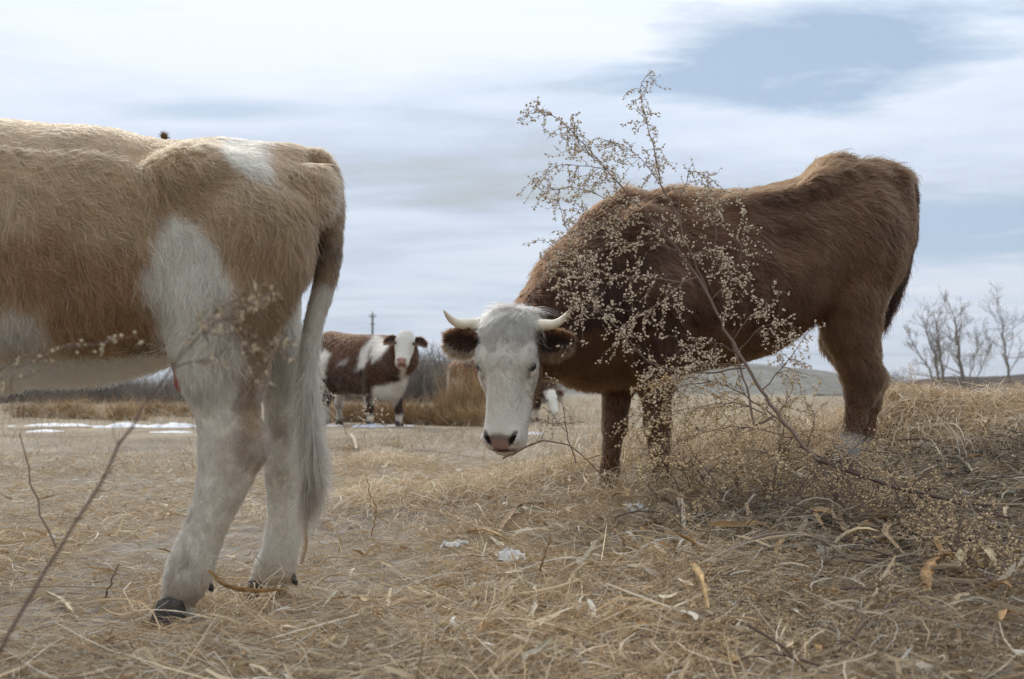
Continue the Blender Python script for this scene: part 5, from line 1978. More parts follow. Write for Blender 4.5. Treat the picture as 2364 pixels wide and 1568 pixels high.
def weed(label, stems, branches, seed_r=.0040, twig=(.05, .13), twig_step=.028, seed_step=.0075, seedc=SEEDC, stemc=STEMC, base=None, stalks=True, tdroop=.35, name='dry_weed', dens=1.0, start=.12):
    """stems / branches: lists of ([(px,py,Y)...], r0, r1); branches carry twigs with seed heads"""
    root = None
    allp = []
    for kind, lst in (('stem', stems), ('branch', branches)):
        for pl, r0, r1 in lst:
            pts = np.array([W(*a) for a in pl])
            if root is None:
                root = thing(name, label, 'dry weed', pts[0])
            n = max(8, int(np.linalg.norm(np.diff(pts, axis=0), axis=1).sum() / .03))
            c = spline(pts, n)
            c[1:-1] += rng.normal(0, .0022, (n - 2, 3))
            g = Geo()
            g.tube(c, np.linspace(r0, r1, n), stemc * (.8 + .4 * rng.random()), 6)
            link(kind, g.mesh(kind), MAT_STEM, root)
            if kind == 'branch':
                allp.append(c)
    tw, sd, sc = Geo(), [], []
    for c in allp:
        L_ = np.concatenate([[0], np.cumsum(np.linalg.norm(np.diff(c, axis=0), axis=1))])
        T_ = norm(np.gradient(c, axis=0))
        n = max(2, int(L_[-1] / twig_step * dens))
        for s_ in np.sort(start * L_[-1] + (1 - start) * L_[-1] * rng.random(n)):
            i = min(np.searchsorted(L_, s_), len(c) - 1)
            p = c[i]
            d = norm(T_[i] * .7 + rng.normal(0, .75, 3) * [1, .7, 1])
            ln = rng.uniform(*twig) * (1.05 - .4 * s_ / L_[-1])
            t = np.linspace(0, 1, 6)[:, None]
            q = p + d * ln * t + rng.normal(0, .12, 3) * ln * t ** 2 + np.array([0, 0, -tdroop * ln]) * t ** 2
            tw.tube(q, np.linspace(.0011, .0005, 6), stemc * (.9 + .3 * rng.random()), 3)
            seeds_along(q[1:], sd, sc, seed_step, seed_r, seedc, .5, .0065, tw if stalks and rng.random() < .5 else None)
            for k in range(2):
                j = rng.integers(2, 6)
                d2 = norm(d + rng.normal(0, .8, 3))
                q2 = q[j] + d2 * ln * .4 * t[:4] / .6 + np.array([0, 0, -tdroop * ln * .3]) * t[:4] ** 2
                tw.tube(q2, [.0007, .0006, .0005, .0004], stemc, 3)
                seeds_along(q2[1:], sd, sc, seed_step, seed_r, seedc, .5, .006)
        seeds_along(c[int(len(c) * .55):], sd, sc, seed_step * 1.3, seed_r, seedc, .2, .006)
    if tw.v:
        link('twigs', tw.mesh('twigs'), MAT_STEM, root, kind='stuff')
    if sd:
        g = Geo()
        S_ = np.concatenate(sd)
        balls(g, S_[:, :3], S_[:, 3], np.concatenate(sc))
        link('seed_heads', g.mesh('seed_heads'), MAT_SEED, root, kind='stuff')
    return root


Z = 3.72
weed('tall broken dry weed with round seed heads leaning across the brown cow',
     [([(2000, 1245, 3.35), (1940, 1150, 3.40), (1890, 1068, 3.46), (1840, 1012, 3.52), (1788, 945, 3.58), (1741, 872, 3.64), (1717, 834, 3.67), (1679, 768, Z), (1637, 685, Z + .03), (1604, 630, Z + .05)], .0078, .0045),
      ([(1788, 960, 3.62), (1747, 983, 3.63), (1727, 908, 3.66), (1706, 837, Z), (1690, 790, Z + .02)], .0045, .003)],
     [([(1604, 630, Z + .05), (1549, 555, Z + .07), (1500, 500, Z + .06), (1453, 451, Z + .04), (1400, 390, Z), (1353, 338, Z - .04), (1290, 275, Z - .10), (1238, 252, Z - .13)], .0040, .0010),
      ([(1640, 690, Z + .03), (1629, 664, Z + .06), (1587, 568, Z + .10), (1562, 496, Z + .13), (1532, 438, Z + .15), (1520, 400, Z + .16), (1508, 330, Z + .17), (1485, 255, Z + .18), (1478, 205, Z + .18), (1495, 172, Z + .18)], .0032, .0009),
      ([(1562, 496, Z + .13), (1580, 430, Z + .16), (1600, 395, Z + .17), (1640, 420, Z + .18), (1640, 450, Z + .18)], .0016, .0007),
      ([(1545, 460, Z + .13), (1500, 390, Z + .2), (1440, 335, Z + .22), (1380, 318, Z + .24)], .0018, .0008),
      ([(1450, 448, Z + .04), (1380, 385, Z + .02), (1300, 380, Z), (1250, 408, Z - .02)], .0016, .0008),
      ([(1500, 500, Z + .06), (1420, 470, Z + .02), (1330, 435, Z - .02), (1245, 436, Z - .04)], .0018, .0008),
      ([(1400, 390, Z), (1330, 320, Z - .05), (1320, 270, Z - .08)], .0014, .0007),
      ([(1575, 595, Z + .05), (1617, 583, Z), (1650, 582, Z - .04), (1675, 600, Z - .06), (1687, 630, Z - .07), (1683, 690, Z - .08)], .0022, .0008),
      ([(1645, 690, Z), (1690, 640, Z - .05), (1715, 560, Z - .08), (1722, 500, Z - .09), (1705, 462, Z - .1)], .0022, .0008),
      ([(1650, 610, Z), (1652, 560, Z - .02), (1648, 490, Z - .03), (1640, 450, Z - .03)], .0018, .0008),
      ([(1610, 640, Z + .04), (1556, 652, Z), (1490, 638, Z - .05), (1420, 640, Z - .08), (1350, 600, Z - .1)], .0026, .0009),
      ([(1585, 640, Z + .02), (1540, 690, Z - .03), (1480, 725, Z - .06), (1420, 765, Z - .09)], .0022, .0008),
      ([(1720, 850, 3.66), (1600, 862, 3.60), (1508, 840, 3.56), (1436, 768, 3.52), (1386, 710, 3.5), (1340, 622, 3.48), (1307, 522, 3.46), (1290, 470, 3.45)], .0034, .0009),
      ([(1436, 768, 3.52), (1378, 715, 3.48), (1325, 680, 3.46), (1290, 653, 3.45), (1262, 600, 3.44)], .0020, .0008),
      ([(1380, 700, 3.5), (1330, 600, 3.5), (1300, 590, 3.5), (1265, 560, 3.5)], .0016, .0007),
      ([(1560, 580, Z + .05), (1500, 560, Z + .02), (1420, 560, Z), (1360, 590, Z - .02)], .0020, .0008),
      ([(1530, 530, Z + .06), (1460, 510, Z + .04), (1390, 520, Z + .02), (1330, 470, Z)], .0020, .0008),
      ([(1690, 790, Z), (1730, 735, Z - .08), (1765, 715, Z - .12), (1795, 690, Z - .14)], .0022, .0009),
      ([(1715, 800, Z - .03), (1770, 750, Z - .1), (1810, 745, Z - .14), (1845, 760, Z - .16)], .0020, .0009),
      ([(1720, 845, Z - .03), (1650, 838, Z - .08), (1570, 850, Z - .12), (1500, 858, Z - .15)], .0024, .0009),
      ([(1760, 900, 3.62), (1805, 850, 3.55), (1840, 800, 3.5), (1862, 770, 3.48)], .0022, .0009),
      ([(1700, 815, Z - .02), (1640, 790, Z - .1), (1580, 800, Z - .14), (1560, 780, Z - .15)], .0018, .0008)],
     seed_r=.0030, dens=1.6, seed_step=.0062, tdroop=.55)

weed('fallen dry weed tangled round the front legs of the brown cow',
     [([(1930, 1120, 3.7), (1850, 1020, 3.72), (1760, 940, 3.76)], .004, .003)],
     [([(1760, 940, 3.76), (1660, 885, 3.74), (1560, 870, 3.70), (1490, 890, 3.68)], .0026, .001),
      ([(1800, 975, 3.74), (1690, 930, 3.66), (1560, 950, 3.62), (1470, 1000, 3.6)], .0026, .001),
      ([(1830, 1010, 3.7), (1700, 985, 3.6), (1580, 1010, 3.55), (1480, 1050, 3.52)], .0026, .001),
      ([(1850, 1020, 3.72), (1800, 960, 3.8), (1830, 900, 3.82)], .0022, .001),
      ([(1860, 1040, 3.68), (1880, 960, 3.7), (1850, 910, 3.72)], .0022, .001),
      ([(1840, 1060, 3.62), (1720, 1040, 3.5), (1620, 1060, 3.45), (1540, 1050, 3.42)], .0022, .001),
      ([(1640, 880, 3.74), (1560, 900, 3.8), (1520, 960, 3.82), (1460, 960, 3.8)], .0022, .001)],
     seed_r=.0032, twig=(.05, .15), twig_step=.014, seed_step=.006, tdroop=.2, stalks=False, start=.02, seedc=np.array(lin(218, 190, 148)))

weed('small dry weed rising at the right of the white cow face',
     [([(1330, 1070, 4.0), (1310, 1000, 4.0), (1300, 940, 4.0)], .0028, .0015)],
     [([(1310, 1000, 4.0), (1270, 950, 4.0), (1225, 920, 3.98)], .0014, .0007),
      ([(1300, 940, 4.0), (1285, 900, 4.0), (1270, 880, 4.0)], .0013, .0007),
      ([(1350, 975, 4.05), (1280, 978, 4.0), (1240, 965, 3.95)], .0016, .0007)],
     seed_r=.0030, twig=(.03, .08), twig_step=.022, seed_step=.010)

weed('thin dry weed standing in front of the far red cow',
     [([(800, 1005, 7.2), (785, 960, 7.2), (770, 930, 7.2)], .003, .0016)],
     [([(785, 960, 7.2), (760, 905, 7.2), (752, 890, 7.2)], .002, .001),
      ([(745, 985, 7.0), (800, 962, 7.0), (850, 945, 7.0)], .002, .001),
      ([(820, 990, 7.1), (860, 965, 7.1), (900, 955, 7.1)], .002, .001)],
     seed_r=.006, twig=(.05, .14), twig_step=.05, seed_step=.018)

q_ = .72
weed('blurred dry weed close to the camera slanting up to the tan hind leg',
     [([(-312, 2010, 1.25), (-140, 1728, 1.28), (30, 1450, 1.82 * q_), (120, 1290, 1.90 * q_), (210, 1150, 1.98 * q_), (280, 1020, 2.05 * q_), (345, 915, 2.1 * q_), (392, 858, 2.13 * q_)], .0030, .0017),
      ([(276, 1030, 2.05 * q_), (262, 990, 2.05 * q_), (270, 955, 2.05 * q_), (300, 940, 2.06 * q_)], .0008, .0005)],
     [([(392, 858, 2.13 * q_), (440, 800, 2.13 * q_), (520, 735, 2.13 * q_), (600, 690, 2.13 * q_)], .0013, .0005),
      ([(392, 858, 2.13 * q_), (430, 790, 2.2 * q_), (480, 740, 2.2 * q_), (560, 680, 2.2 * q_)], .0011, .0005),
      ([(400, 850, 2.13 * q_), (480, 830, 2.1 * q_), (560, 800, 2.1 * q_), (640, 780, 2.1 * q_)], .0011, .0005)],
     seed_r=.0019, twig=(.02, .055), twig_step=.012, seed_step=.008, seedc=np.array(lin(204, 182, 148)), stemc=np.array(lin(104, 84, 70)))
weed('blurred seed stalk reaching in from the left edge below the belly',
     [([(-60, 900, 1.7), (40, 830, 1.72), (150, 800, 1.75)], .0018, .001)],
     [([(30, 850, 1.72), (90, 825, 1.72), (150, 800, 1.75)], .001, .0006), ([(-20, 880, 1.7), (60, 870, 1.7), (130, 850, 1.7)], .001, .0006),
      ([(150, 800, 1.75), (230, 790, 1.75), (310, 775, 1.75)], .0009, .0006)],
     seed_r=.0026, twig=(.02, .05), twig_step=.035, seed_step=.014, seedc=np.array(lin(190, 172, 140)))
weed('bare curved stem standing at the left edge on the trodden soil',
     [([(130, 1265, 2.25), (100, 1210, 2.25), (75, 1130, 2.25), (58, 1060, 2.25), (45, 1000, 2.25)], .0022, .0012)], [])


def upright_weed(px, Y, h, lean, seed):
    g0 = W(px, HY, Y)
    z = float(terrain(g0[0], g0[1])) - .01
    k = F / Y
    py0 = HY - (z - CAMZ) * k
    H = h * k
    top = (px + lean * H, py0 - H, Y + .05 * math.sin(seed))
    st = [(px, py0, Y), (px + lean * H * .3, py0 - H * .45, Y), top]
    br = [([(px + lean * H * .3, py0 - H * .45, Y), (px + lean * H * .7, py0 - H * .8, Y), top], .0016, .0007)]
    for q in range(5):
        f = .2 + .14 * q
        sg = -1 if q % 2 else 1
        br.append(([(px + lean * H * f * .8, py0 - H * f, Y), (px + lean * H * f + sg * H * .22, py0 - H * (f + .16), Y - .04 * sg), (px + lean * H * f + sg * H * .40, py0 - H * (f + .20), Y - .08 * sg)], .0014, .0006))
    w_ = weed('matted grey brown seed weed standing in the straw under the brown cow', [(st, .0026, .0015)], br, seed_r=.0026, twig=(.03, .09), twig_step=.022, seed_step=.007, stalks=False, start=.05, seedc=np.array(lin(212, 184, 142)))
    w_['group'] = 'seed weeds under the brown cow'


for i_ in range(14):
    px_ = 1570 + 440 * ((i_ * .618) % 1)
    upright_weed(px_, 3.35 + .75 * ((i_ * .377) % 1), .15 + .17 * ((i_ * .731) % 1), .7 * math.sin(i_ * 2.3), i_)
for i_ in range(9):
    px_ = 2030 + 280 * ((i_ * .618) % 1)
    w0 = COL.objects[:]
    upright_weed(px_, 2.7 + .9 * ((i_ * .377) % 1), .10 + .12 * ((i_ * .731) % 1), .8 * math.sin(i_ * 2.9), i_)
    for o_ in COL.objects:
        if o_.get('group') == 'seed weeds under the brown cow' and o_ not in w0:
            o_['group'] = 'seed weeds at the right edge'
            o_['label'] = 'low grey brown seed weed in the tangle at the right edge'


def tall_grass():
    n = 2600
    x = np.where(rng.random(n) < .6, rng.normal(1.0, .42, n), rng.normal(2.0, .5, n))
    y = np.where(x < 1.7, rng.uniform(5.05, 6.4, n), rng.uniform(4.3, 6.0, n))
    z = terrain(x, y)
    h = (.10 + .30 * rng.random(n) ** 1.7) * np.where(x > 1.5, .42, 1.0)
    a = rng.random(n) * 6.283
    ln = .25 + .9 * rng.random(n)
    hd_ = np.stack([np.cos(a), np.sin(a), 0 * a], -1)
    t = np.linspace(0, 1, 7)[None, :, None]
    Pm = np.stack([x, y, z], -1)[:, None] + (hd_ * (ln * h)[:, None])[:, None] * t ** 1.6 + np.array([0, 0, 1.0]) * h[:, None, None] * (1.5 * t - .75 * t ** 2 * (.6 + .8 * rng.random((n, 1, 1))))
    side = norm(np.stack([-np.sin(a), np.cos(a), 0 * a], -1) + rng.normal(0, .4, (n, 3)))
    w = (.0018 + .0026 * rng.random(n))[:, None] * np.array([1, 1, 1, .95, .8, .6, .25])[None]
    cc = STRAWC[rng.choice(len(STRAWC), n, p=STRAWP)] * (.75 + .5 * rng.random((n, 1)))
    V, q, c3 = ribbons(Pm, w, side, np.clip(cc, 0, .9))
    link('tall_grass', mesh_from('tall_grass', V, q, np.full(len(q), 4), c3, False), MAT_STRAW, kind='stuff')


tall_grass()


def tangle():
    """fine matted seed stalks lying on the mound: too many to count"""
    tw, sd, sc = [], [], []
    n = 250
    X = []
    while len(X) < n:
        y = 1.7 * (6 / 1.7) ** rng.random()
        x = rng.uniform(-.25, .55) * y
        px = CX + F * x / y
        w = .25 + .75 * float(sstep(1150, 1700, px))
        if px < 800:
            w = .12
        if rng.random() < w:
            X.append((x, y))
    # denser mats seen in the photograph
    for px, py, k in ((1500, 1500, 8), (1650, 1420, 8), (1800, 1480, 10), (1950, 1500, 10), (2100, 1530, 8), (2250, 1500, 6), (2250, 1300, 6), (1350, 1530, 5), (1400, 1220, 6), (850, 1060, 12), (950, 1070, 12), (800, 1040, 10), (900, 1030, 9), (1010, 1090, 9), (1100, 1110, 6), (780, 1100, 6), (1750, 1350, 6), (1600, 1300, 5), (420, 1350, 8), (340, 1390, 6), (250, 1500, 4), (2150, 1450, 6)):
        h_ = hit(px, py)
        for _ in range(k):
            X.append((h_[0] + rng.normal(0, .09), h_[1] + rng.normal(0, .12)))
    P, Wd = [], []
    for x, y in X:
        m = 16
        c0 = np.array([x, y, float(terrain(x, y)) + .012])
        a = rng.random(m) * 6.283
        el = np.abs(rng.normal(.30, .28, m))
        d = np.stack([np.cos(a) * np.cos(el), np.sin(a) * np.cos(el), np.sin(el)], -1)
        ln = rng.uniform(.05, .17, m)
        o = c0 + rng.normal(0, .035, (m, 3)) * [1, 1, .25]
        t = np.linspace(0, 1, 5)[None, :, None]
        q = o[:, None] + d[:, None] * t * ln[:, None, None] + (rng.normal(0, .14, (m, 1, 3)) + np.array([0, 0, -.18])) * ln[:, None, None] * t ** 2
        P.append(q)
        k = 11
        tt = rng.random((m, k)) * .85 + .15
        i = np.minimum((tt * 4).astype(int), 3)
        f = (tt * 4 - i)[..., None]
        s0 = q[np.arange(m)[:, None], i] * (1 - f) + q[np.arange(m)[:, None], i + 1] * f
        sd.append((s0 + rng.normal(0, .004, s0.shape)).reshape(-1, 3))
    P = np.concatenate(P)
    V, q, c = ribbons(P, np.full(P.shape[:2], .0012), norm(rng.normal(0, 1, (len(P), 3))), np.tile(np.array(lin(158, 134, 112)), (len(P), 1)) * (.7 + .6 * rng.random((len(P), 1))))
    g = Geo()
    g.add(V, q, c)
    S_ = np.concatenate(sd)
    balls(g, S_, .0021 * (.7 + .6 * rng.random(len(S_))), np.array(lin(210, 182, 140)) * (.65 + .6 * rng.random((len(S_), 1))), True)
    link('weed_tangle', g.mesh('weed_tangle'), MAT_SEED, kind='stuff')


tangle()


# ================================================================== single leaves, stalks and scraps lying about
def leaf_mesh(pts, wd, col, fold=.35, twist=0.0, ragged=.2, name='corn_leaf', nseg=12, nac=5):
    """folded strap leaf along pts with a raised midrib and uneven edges"""
    c = spline(pts, nseg)
    T_ = norm(np.gradient(c, axis=0))
    sd = norm(np.cross(T_, [0, 0, 1.0]) + 1e-6)
    u = np.linspace(0, 1, nseg)
    ang = twist * u + .25 * np.sin(u * 5 + rng.random() * 6)
    upv = np.cross(sd, T_)
    s2 = sd * np.cos(ang)[:, None] + upv * np.sin(ang)[:, None]
    n2 = np.cross(s2, T_)
    w = wd * np.clip(np.sin(np.pi * np.clip(.10 + .86 * u, 0, 1)) ** .6, .08, 1)
    v = np.linspace(-1, 1, nac)
    V = []
    for i in range(nseg):
        for j in range(nac):
            ww = w[i] * (1 + ragged * rng.normal() * abs(v[j]))
            V.append(c[i] + s2[i] * v[j] * ww * .5 + n2[i] * (abs(v[j]) ** 1.3 * fold * w[i] * .5 + .04 * w[i] * math.sin(i * 1.7 + j * 2.1)))
    V = np.array(V)
    V = np.concatenate([V, V - np.repeat(n2, nac, 0) * .0009])
    idx = np.arange(nseg * nac).reshape(nseg, nac)
    q = np.stack([idx[:-1, :-1], idx[1:, :-1], idx[1:, 1:], idx[:-1, 1:]], -1).reshape(-1, 4)
    cc = np.tile(np.asarray(col), (nseg * nac, 1)) * (1 + .16 * np.sin(np.tile(v, nseg) * 14)[:, None]) * (.7 + .45 * rng.random((nseg * nac, 1))) * np.repeat(.75 + .5 * rng.random(nseg), nac)[:, None]
    off = nseg * nac
    return mesh_from(name, V, np.concatenate([q, q[:, ::-1] + off]), np.full(2 * len(q), 4), np.concatenate([cc, cc]))


LEAFC = [np.array(lin(*c)) for c in ((196, 162, 112), (208, 186, 148), (184, 146, 98), (208, 194, 166), (172, 144, 110))]


def lay_leaf(label, pix, wpx, col, lift=.02, arch=.03, fold=.5, twist=.4, name='corn_leaf', cat='leaf'):
    pts = []
    m_ = 0
    for i, (a, b) in enumerate(pix):
        p = hit(a, b)
        t = i / (len(pix) - 1)
        pts.append(p + np.array([0, -.02, lift + arch * math.sin(t * 3.14)]))
        m_ = p[1] / F
    me = leaf_mesh(pts, wpx * m_ * .85, col, fold * 1.2, twist + rng.normal(0, .35), name=name, nseg=20, nac=7)
    return tag(link(name, me, MAT_LEAF), label, cat)


lay_leaf('long twisted tan leaf curving up below the muzzle of the brown cow', [(1150, 1243), (1180, 1210), (1210, 1186), (1272, 1170)], 20, LEAFC[4], .02, .02, .5, 1.2)
lay_leaf('flat pale tan leaf lying left of the long twisted leaf', [(922, 1137), (960, 1126), (1000, 1116)], 17, LEAFC[1])
lay_leaf('short broad greenish tan leaf propped up beneath the white muzzle', [(1052, 1160), (1066, 1142), (1082, 1128)], 26, LEAFC[4], .03, .01, .3, .1)
lay_leaf('orange tan leaf blade lying along the straw in the middle foreground', [(1075, 1240), (1130, 1258), (1200, 1276)], 16, LEAFC[0])
lay_leaf('large arched brown leaf at the lower right corner', [(2128, 1408), (2150, 1368), (2182, 1352), (2215, 1358)], 44, LEAFC[2], .05, .03, .5, .5)
lay_leaf('crumpled pale leaf tip arching right of the large brown leaf', [(2205, 1362), (2235, 1342), (2262, 1344), (2290, 1364)], 34, LEAFC[1], .06, .03, .6, .9)
lay_leaf('pale upturned leaf in front of the fallen weed', [(1572, 1296), (1600, 1276), (1634, 1250)], 22, LEAFC[1], .02, .02)
lay_leaf('pale leaf hanging down in an arch right of the hooves of the brown cow', [(1576, 1170), (1568, 1205), (1578, 1256)], 20, LEAFC[3], .05, .02, .4, .2)
lay_leaf('tan leaf standing on edge beneath the bowed twig', [(1784, 1304), (1802, 1278), (1826, 1250)], 18, LEAFC[0], .03, .01)
lay_leaf('long tan husk strip slanting up to the right of the bowed twig', [(1954, 1262), (2010, 1238), (2090, 1206)], 20, LEAFC[2], .03, .02)
lay_leaf('short husk strip meeting the long slanting strip in a V', [(1914, 1202), (1934, 1230), (1957, 1262)], 20, LEAFC[4], .03, .01)
lay_leaf('leaf curled like a letter C on the dark right mound', [(2072, 1240), (2046, 1256), (2042, 1284), (2078, 1308)], 18, LEAFC[4], .04, .02, .4, .3)
lay_leaf('upright ochre leaf in the lower right foreground', [(1596, 1340), (1612, 1392), (1632, 1450)], 22, LEAFC[0], .05, .02, .4, .3)
lay_leaf('white husk strip on the straw near the lower left corner', [(108, 1370), (150, 1400), (190, 1444)], 14, LEAFC[3] * 1.05, .012, .01)
lay_leaf('thin bleached blade right of the hind hooves of the tan cow', [(745, 1420), (780, 1404), (800, 1390)], 9, LEAFC[3])
lay_leaf('pale leaf hanging on straw beside the tail of the tan cow', [(806, 1010), (816, 1028), (822, 1048)], 16, LEAFC[3], .05, .0)
lay_leaf('tan leaf in front of the near hind hoof of the tan cow', [(436, 1450), (452, 1432), (466, 1416)], 20, LEAFC[1], .02, .0)
lay_leaf('broad tan leaf on the mound behind the weed stem', [(1800, 1116), (1850, 1110), (1890, 1104)], 22, LEAFC[4])
lay_leaf('curled pale leaf among the straw left of the front hooves', [(1375, 1140), (1400, 1130), (1424, 1134)], 14, LEAFC[3], .03, .03)
lay_leaf('pale twisted leaf in the straw at the right edge', [(2196, 1080), (2212, 1094), (2236, 1112)], 26, LEAFC[3], .04, .01, .6, .9)
lay_leaf('brown leaf lying flat at the bottom of the mound', [(1440, 1500), (1480, 1490), (1530, 1480)], 22, LEAFC[2])
lay_leaf('tan leaf curled across the straw below the white scrap', [(1310, 1372), (1360, 1352), (1410, 1346)], 20, LEAFC[1], .03, .03, .7, .6)

# a curved bean-like husk and the stalk it ends in, resting against the hooves
pts = [hit(a, b) + np.array([0, -.03, .035 + .02 * k]) for k, (a, b) in enumerate(((480, 1322), (510, 1352), (550, 1367), (600, 1370), (652, 1366)))]
me = leaf_mesh(np.array([W(480, 1318, 2.76), W(512, 1350, 2.74), W(548, 1364, 2.73), W(598, 1368, 2.72), W(654, 1362, 2.72)]), .016, np.array(lin(166, 128, 80)), 1.1, .5, .05, 'curved_stalk', 22, 7)
tag(link('curved_stalk', me, MAT_LEAF), 'curved ochre stalk resting across the hind hooves of the tan cow', 'stalk')


def stick(label, pix, r, col, lift=.012, name='dead_twig', cat='twig', forks=0, Y=None):
    pts = np.array([(W(a, b, Y[i]) if Y else hit(a, b) + np.array([0, -.02, lift])) for i, (a, b) in enumerate(pix)])
    n = 18
    c = spline(pts, n)
    c[1:-1] += rng.normal(0, .002, (n - 2, 3))
    o = thing(name, label, cat, c[0])
    g = Geo()
    g.tube(c, np.linspace(r, r * .55, n), np.asarray(col), 6)
    link('shaft', g.mesh('shaft'), MAT_STEM, o)
    for k in range(forks):
        i = rng.integers(3, n - 2)
        d = norm(c[min(i + 2, n - 1)] - c[i] + rng.normal(0, .06, 3))
        ln = rng.uniform(.06, .2)
        t = np.linspace(0, 1, 6)[:, None]
        g = Geo()
        g.tube(c[i] + d * ln * t + rng.normal(0, .12, 3) * ln * t ** 2, np.linspace(r * .5, r * .2, 6), np.asarray(col), 5)
        link('side_twig', g.mesh('side_twig'), MAT_STEM, o)
    return o


BK = lin(86, 70, 62)
stick('long dark dead branch lying from the weed stem to the right edge', [(1885, 1063), (1968, 1092), (2081, 1130), (2157, 1146), (2330, 1197)], .0075, BK, forks=3, Y=[3.46, 3.4, 3.3, 3.22, 3.05], cat='branch')
stick('second dead branch lying just above the long one on the right', [(1846, 1030), (1960, 1085), (2080, 1128), (2160, 1150)], .0040, BK, forks=2, Y=[3.6, 3.5, 3.36, 3.26])
stick('bowed grey twig arching over the straw in the right foreground', [(1681, 1269), (1735, 1246), (1800, 1231), (1860, 1237), (1935, 1258)], .0050, lin(128, 112, 98), forks=2, Y=[2.85, 2.86, 2.88, 2.9, 2.92])
stick('thin reddish twig lying left of the muzzle of the brown cow', [(878, 1023), (956, 1041), (1044, 1050), (1105, 1062)], .0040, lin(128, 98, 76), forks=1)
stick('thin bowed twig rising from the muzzle towards the front legs', [(1160, 1060), (1215, 1032), (1255, 1019), (1296, 1024), (1352, 1058), (1400, 1110)], .0034, lin(120, 92, 72), forks=2, Y=[3.9, 3.9, 3.9, 3.9, 3.9, 3.88])
stick('straight straw stalk lying right of the hind hooves of the tan cow', [(650, 1382), (720, 1392), (850, 1390), (985, 1384)], .0042, lin(178, 140, 98), lift=.016, cat='stalk', name='straw_stalk')
stick('slanting brown twig before the near hind hoof of the tan cow', [(242, 1380), (256, 1345), (274, 1302)], .0026, lin(110, 84, 62), Y=[2.5, 2.5, 2.5])
stick('broken brown stub standing behind the white scrap', [(1246, 1318), (1258, 1280), (1270, 1240)], .0032, lin(120, 88, 58), Y=[3.05, 3.06, 3.08])
stick('thin dark twig on the mound below the weed stem', [(1780, 1150), (1860, 1175), (1990, 1222), (2040, 1262)], .0028, BK, forks=1, Y=[3.3, 3.25, 3.15, 3.08])
stick('pale standing stem bending over the right mound', [(2262, 1330), (2266, 1250), (2250, 1190), (2228, 1140)], .0026, lin(150, 132, 112), Y=[2.85, 2.87, 2.9, 2.92])
stick('thin twig crossing the bottom of the mound', [(1420, 1560), (1620, 1505), (1800, 1478), (1990, 1470)], .0026, lin(112, 94, 80), forks=2, lift=.03)
stick('upright pale straw stalk between the front and hind legs of the brown cow', [(1545, 1140), (1548, 1060), (1552, 960)], .0030, lin(190, 164, 124), Y=[4.0, 4.0, 4.0], cat='stalk', name='straw_stalk')
stick('tall bent brown straw stalk left of the white muzzle in the middle', [(858, 1240), (868, 1180), (852, 1130), (846, 1096)], .0022, lin(150, 112, 68), Y=[3.7, 3.7, 3.7, 3.7], cat='stalk', name='straw_stalk')

# white scraps
for (px, py, w, h, lab) in ((1180, 1312, 60, 40, 'crumpled white scrap lying in the straw below the muzzle'), (1462, 1196, 44, 30, 'small white scrap by the front hooves of the brown cow'),
                            (1046, 1275, 46, 22, 'shiny white plastic shred left of the crumpled scrap'), (1690, 1414, 14, 12, 'tiny white scrap in the lower right straw')):
    p = hit(px, py) + np.array([0, -.02, .022])
    m_ = p[1] / F
    n = 9
    U, V_ = np.meshgrid(np.linspace(-1, 1, n), np.linspace(-1, 1, n), indexing='ij')
    rr = 1 + .25 * rng.normal(0, 1, (n, n))
    Pq = np.stack([U * w * m_ * .5 * rr, V_ * h * m_ * .55, (.3 * V_ + .45 * rng.normal(0, 1, (n, n))) * h * m_ * .45 + h * m_ * .25], -1) + p
    idx = np.arange(n * n).reshape(n, n)
    q = np.stack([idx[:-1, :-1], idx[1:, :-1], idx[1:, 1:], idx[:-1, 1:]], -1).reshape(-1, 4)
    V2 = np.concatenate([Pq.reshape(-1, 3), Pq.reshape(-1, 3) - [0, 0, .0012]])
    me = mesh_from('paper_scrap', V2, np.concatenate([q, q[:, ::-1] + n * n]), np.full(2 * len(q), 4), np.tile(np.array(lin(222, 216, 206)), (2 * n * n, 1)))
    tag(link('paper_scrap', me, MAT_LEAF), lab, 'scrap')

# the many further dry leaves: copies of eight shapes
LV = []
for k in range(8):
    ln = rng.uniform(.07, .16)
    t = np.linspace(0, 1, 5)
    pts = np.stack([(t - .5) * ln, rng.normal(0, .012, 5), .012 + rng.uniform(.005, .03) * np.sin(t * 3.1)], -1)
    me = leaf_mesh(pts, rng.uniform(.012, .024), LEAFC[k % 5], .6, rng.uniform(-1, 1), nseg=7, nac=3)
    me.materials.append(MAT_LEAF)
    LV.append(me)
xy = ground_points(240, 1.75, 7.0, lambda x, y: np.clip(.12 + .8 * sstep(-.3, .9, x), 0, 1) * (.3 + .7 * (y < 5)))
for i, (x, y) in enumerate(xy):
    o = bpy.data.objects.new('dry_leaf', LV[i % 8])
    COL.objects.link(o)
    o.location = (x, y, float(terrain(x, y)) + .012 + .03 * rng.random())
    o.rotation_euler = (rng.normal(0, .5), rng.normal(0, .35), rng.random() * 6.28)
    s_ = rng.uniform(.45, 1.05) * (1.25 if x > .4 else 1.0)
    o.scale = (s_, s_ * .85, s_)
    tag(o, 'small curled dry leaf lying loose among the straw', 'leaf', 'dry leaves scattered in the straw')

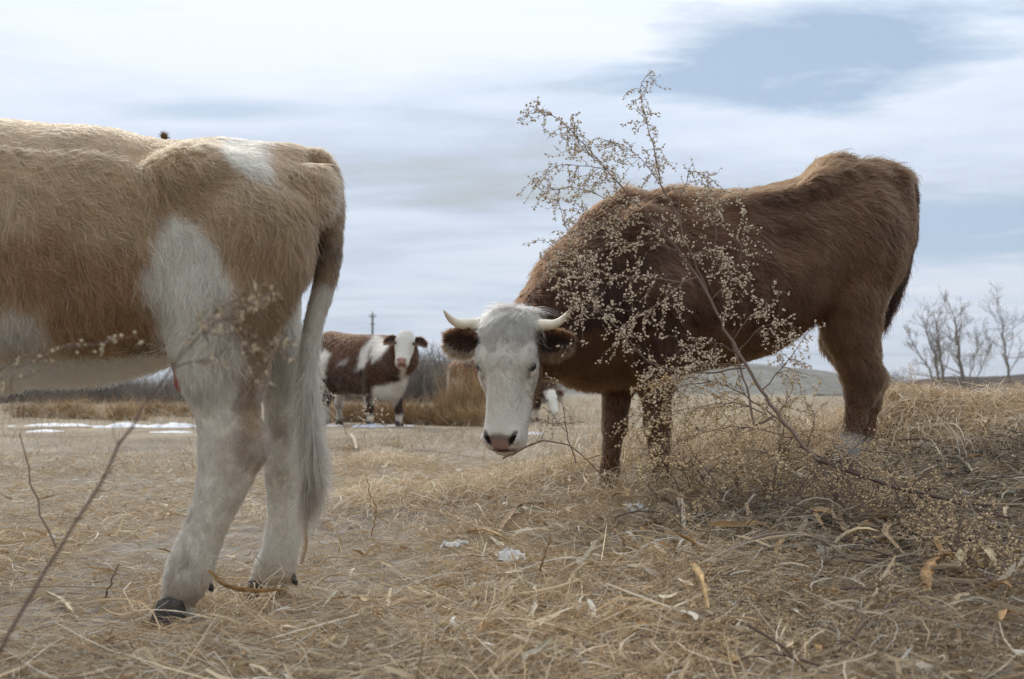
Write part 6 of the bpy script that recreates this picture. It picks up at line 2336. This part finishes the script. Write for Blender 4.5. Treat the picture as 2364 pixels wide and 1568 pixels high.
# dead twigs strewn through the tangle: copies of four shapes
TWG = []
for k in range(4):
    g = Geo()
    ln = (.22, .30, .38, .26)[k]
    t = np.linspace(0, 1, 9)[:, None]
    c_ = np.concatenate([(t - .5) * ln, .03 * np.sin(t * (2 + k)) + rng.normal(0, .003, (9, 1)), .02 + .03 * np.sin(t * 3.1) + rng.normal(0, .003, (9, 1))], 1)
    g.tube(c_, np.linspace(.0030, .0012, 9), np.array(lin(92, 76, 66)), 5)
    for q in range(3):
        p_ = c_[2 + 2 * q]
        d_ = norm(np.array([.7, (-1) ** q * .6, .25 + .3 * rng.random()]))
        g.tube([p_, p_ + d_ * .04, p_ + d_ * .09 + [0, 0, -.006]], [.0015, .0011, .0006], np.array(lin(104, 88, 76)), 4)
    me = g.mesh('dead_twig')
    me.materials.append(MAT_STEM)
    TWG.append(me)
xy = ground_points(46, 1.9, 5.6, lambda x, y: np.clip(1.1 * sstep(.1, 1.0, x), .03, 1))
for i, (x, y) in enumerate(xy):
    o = bpy.data.objects.new('dead_twig', TWG[i % 4])
    COL.objects.link(o)
    o.location = (x, y, float(terrain(x, y)) + .01 + .03 * rng.random())
    o.rotation_euler = (rng.normal(0, .3), rng.normal(0, .35), rng.random() * 6.28)
    tag(o, 'short forked dead twig strewn in the tangled litter of the mound', 'twig', 'dead twigs strewn on the mound')

# stones on the trodden soil
for i, (px, py, r) in enumerate(((960, 1378, 22), (1005, 1385, 18), (905, 1490, 10), (640, 1490, 9), (330, 1165, 8), (560, 1520, 7), (210, 1280, 6), (420, 1520, 8))):
    p = hit(px, py)
    m_ = p[1] / F
    V = ICO_V.copy()
    V = V * (1 + .25 * rng.normal(0, 1, (12, 1))) * [1.2, 1, .6] * r * m_
    g = Geo()
    g.add(V + p, ICO_F, np.array(lin(128, 116, 102)) * (.8 + .4 * rng.random()))
    tag(link('stone', g.mesh('stone', False), MAT_STEM), ['grey stone half buried in straw below the muzzle', 'grey stone touching the half buried one on its right'][i] if i < 2 else 'small grey pebble on the trodden soil', 'stone', None if i < 2 else 'pebbles on the soil')


# ================================================================== thin winter haze over the field
def haze():
    g = Geo()
    x0, x1, y0, y1, z0, z1 = -1900, 1900, -30, 3600, -3.0, 60
    V = np.array([(x, y, z) for x in (x0, x1) for y in (y0, y1) for z in (z0, z1)], float)
    q = np.array([(0, 1, 3, 2), (4, 6, 7, 5), (0, 4, 5, 1), (2, 3, 7, 6), (0, 2, 6, 4), (1, 5, 7, 3)])
    m = bpy.data.materials.new('haze')
    m.use_nodes = True
    t = m.node_tree
    t.nodes.clear()
    v = t.nodes.new('ShaderNodeVolumePrincipled')
    v.inputs['Color'].default_value = (.90, .91, .92, 1)
    v.inputs['Density'].default_value = 0.00035
    v.inputs['Anisotropy'].default_value = 0.2
    o = t.nodes.new('ShaderNodeOutputMaterial')
    t.links.new(v.outputs[0], o.inputs['Volume'])
    link('haze', mesh_from('haze', V, q, np.full(6, 4), None, False), m, kind='stuff')


haze()
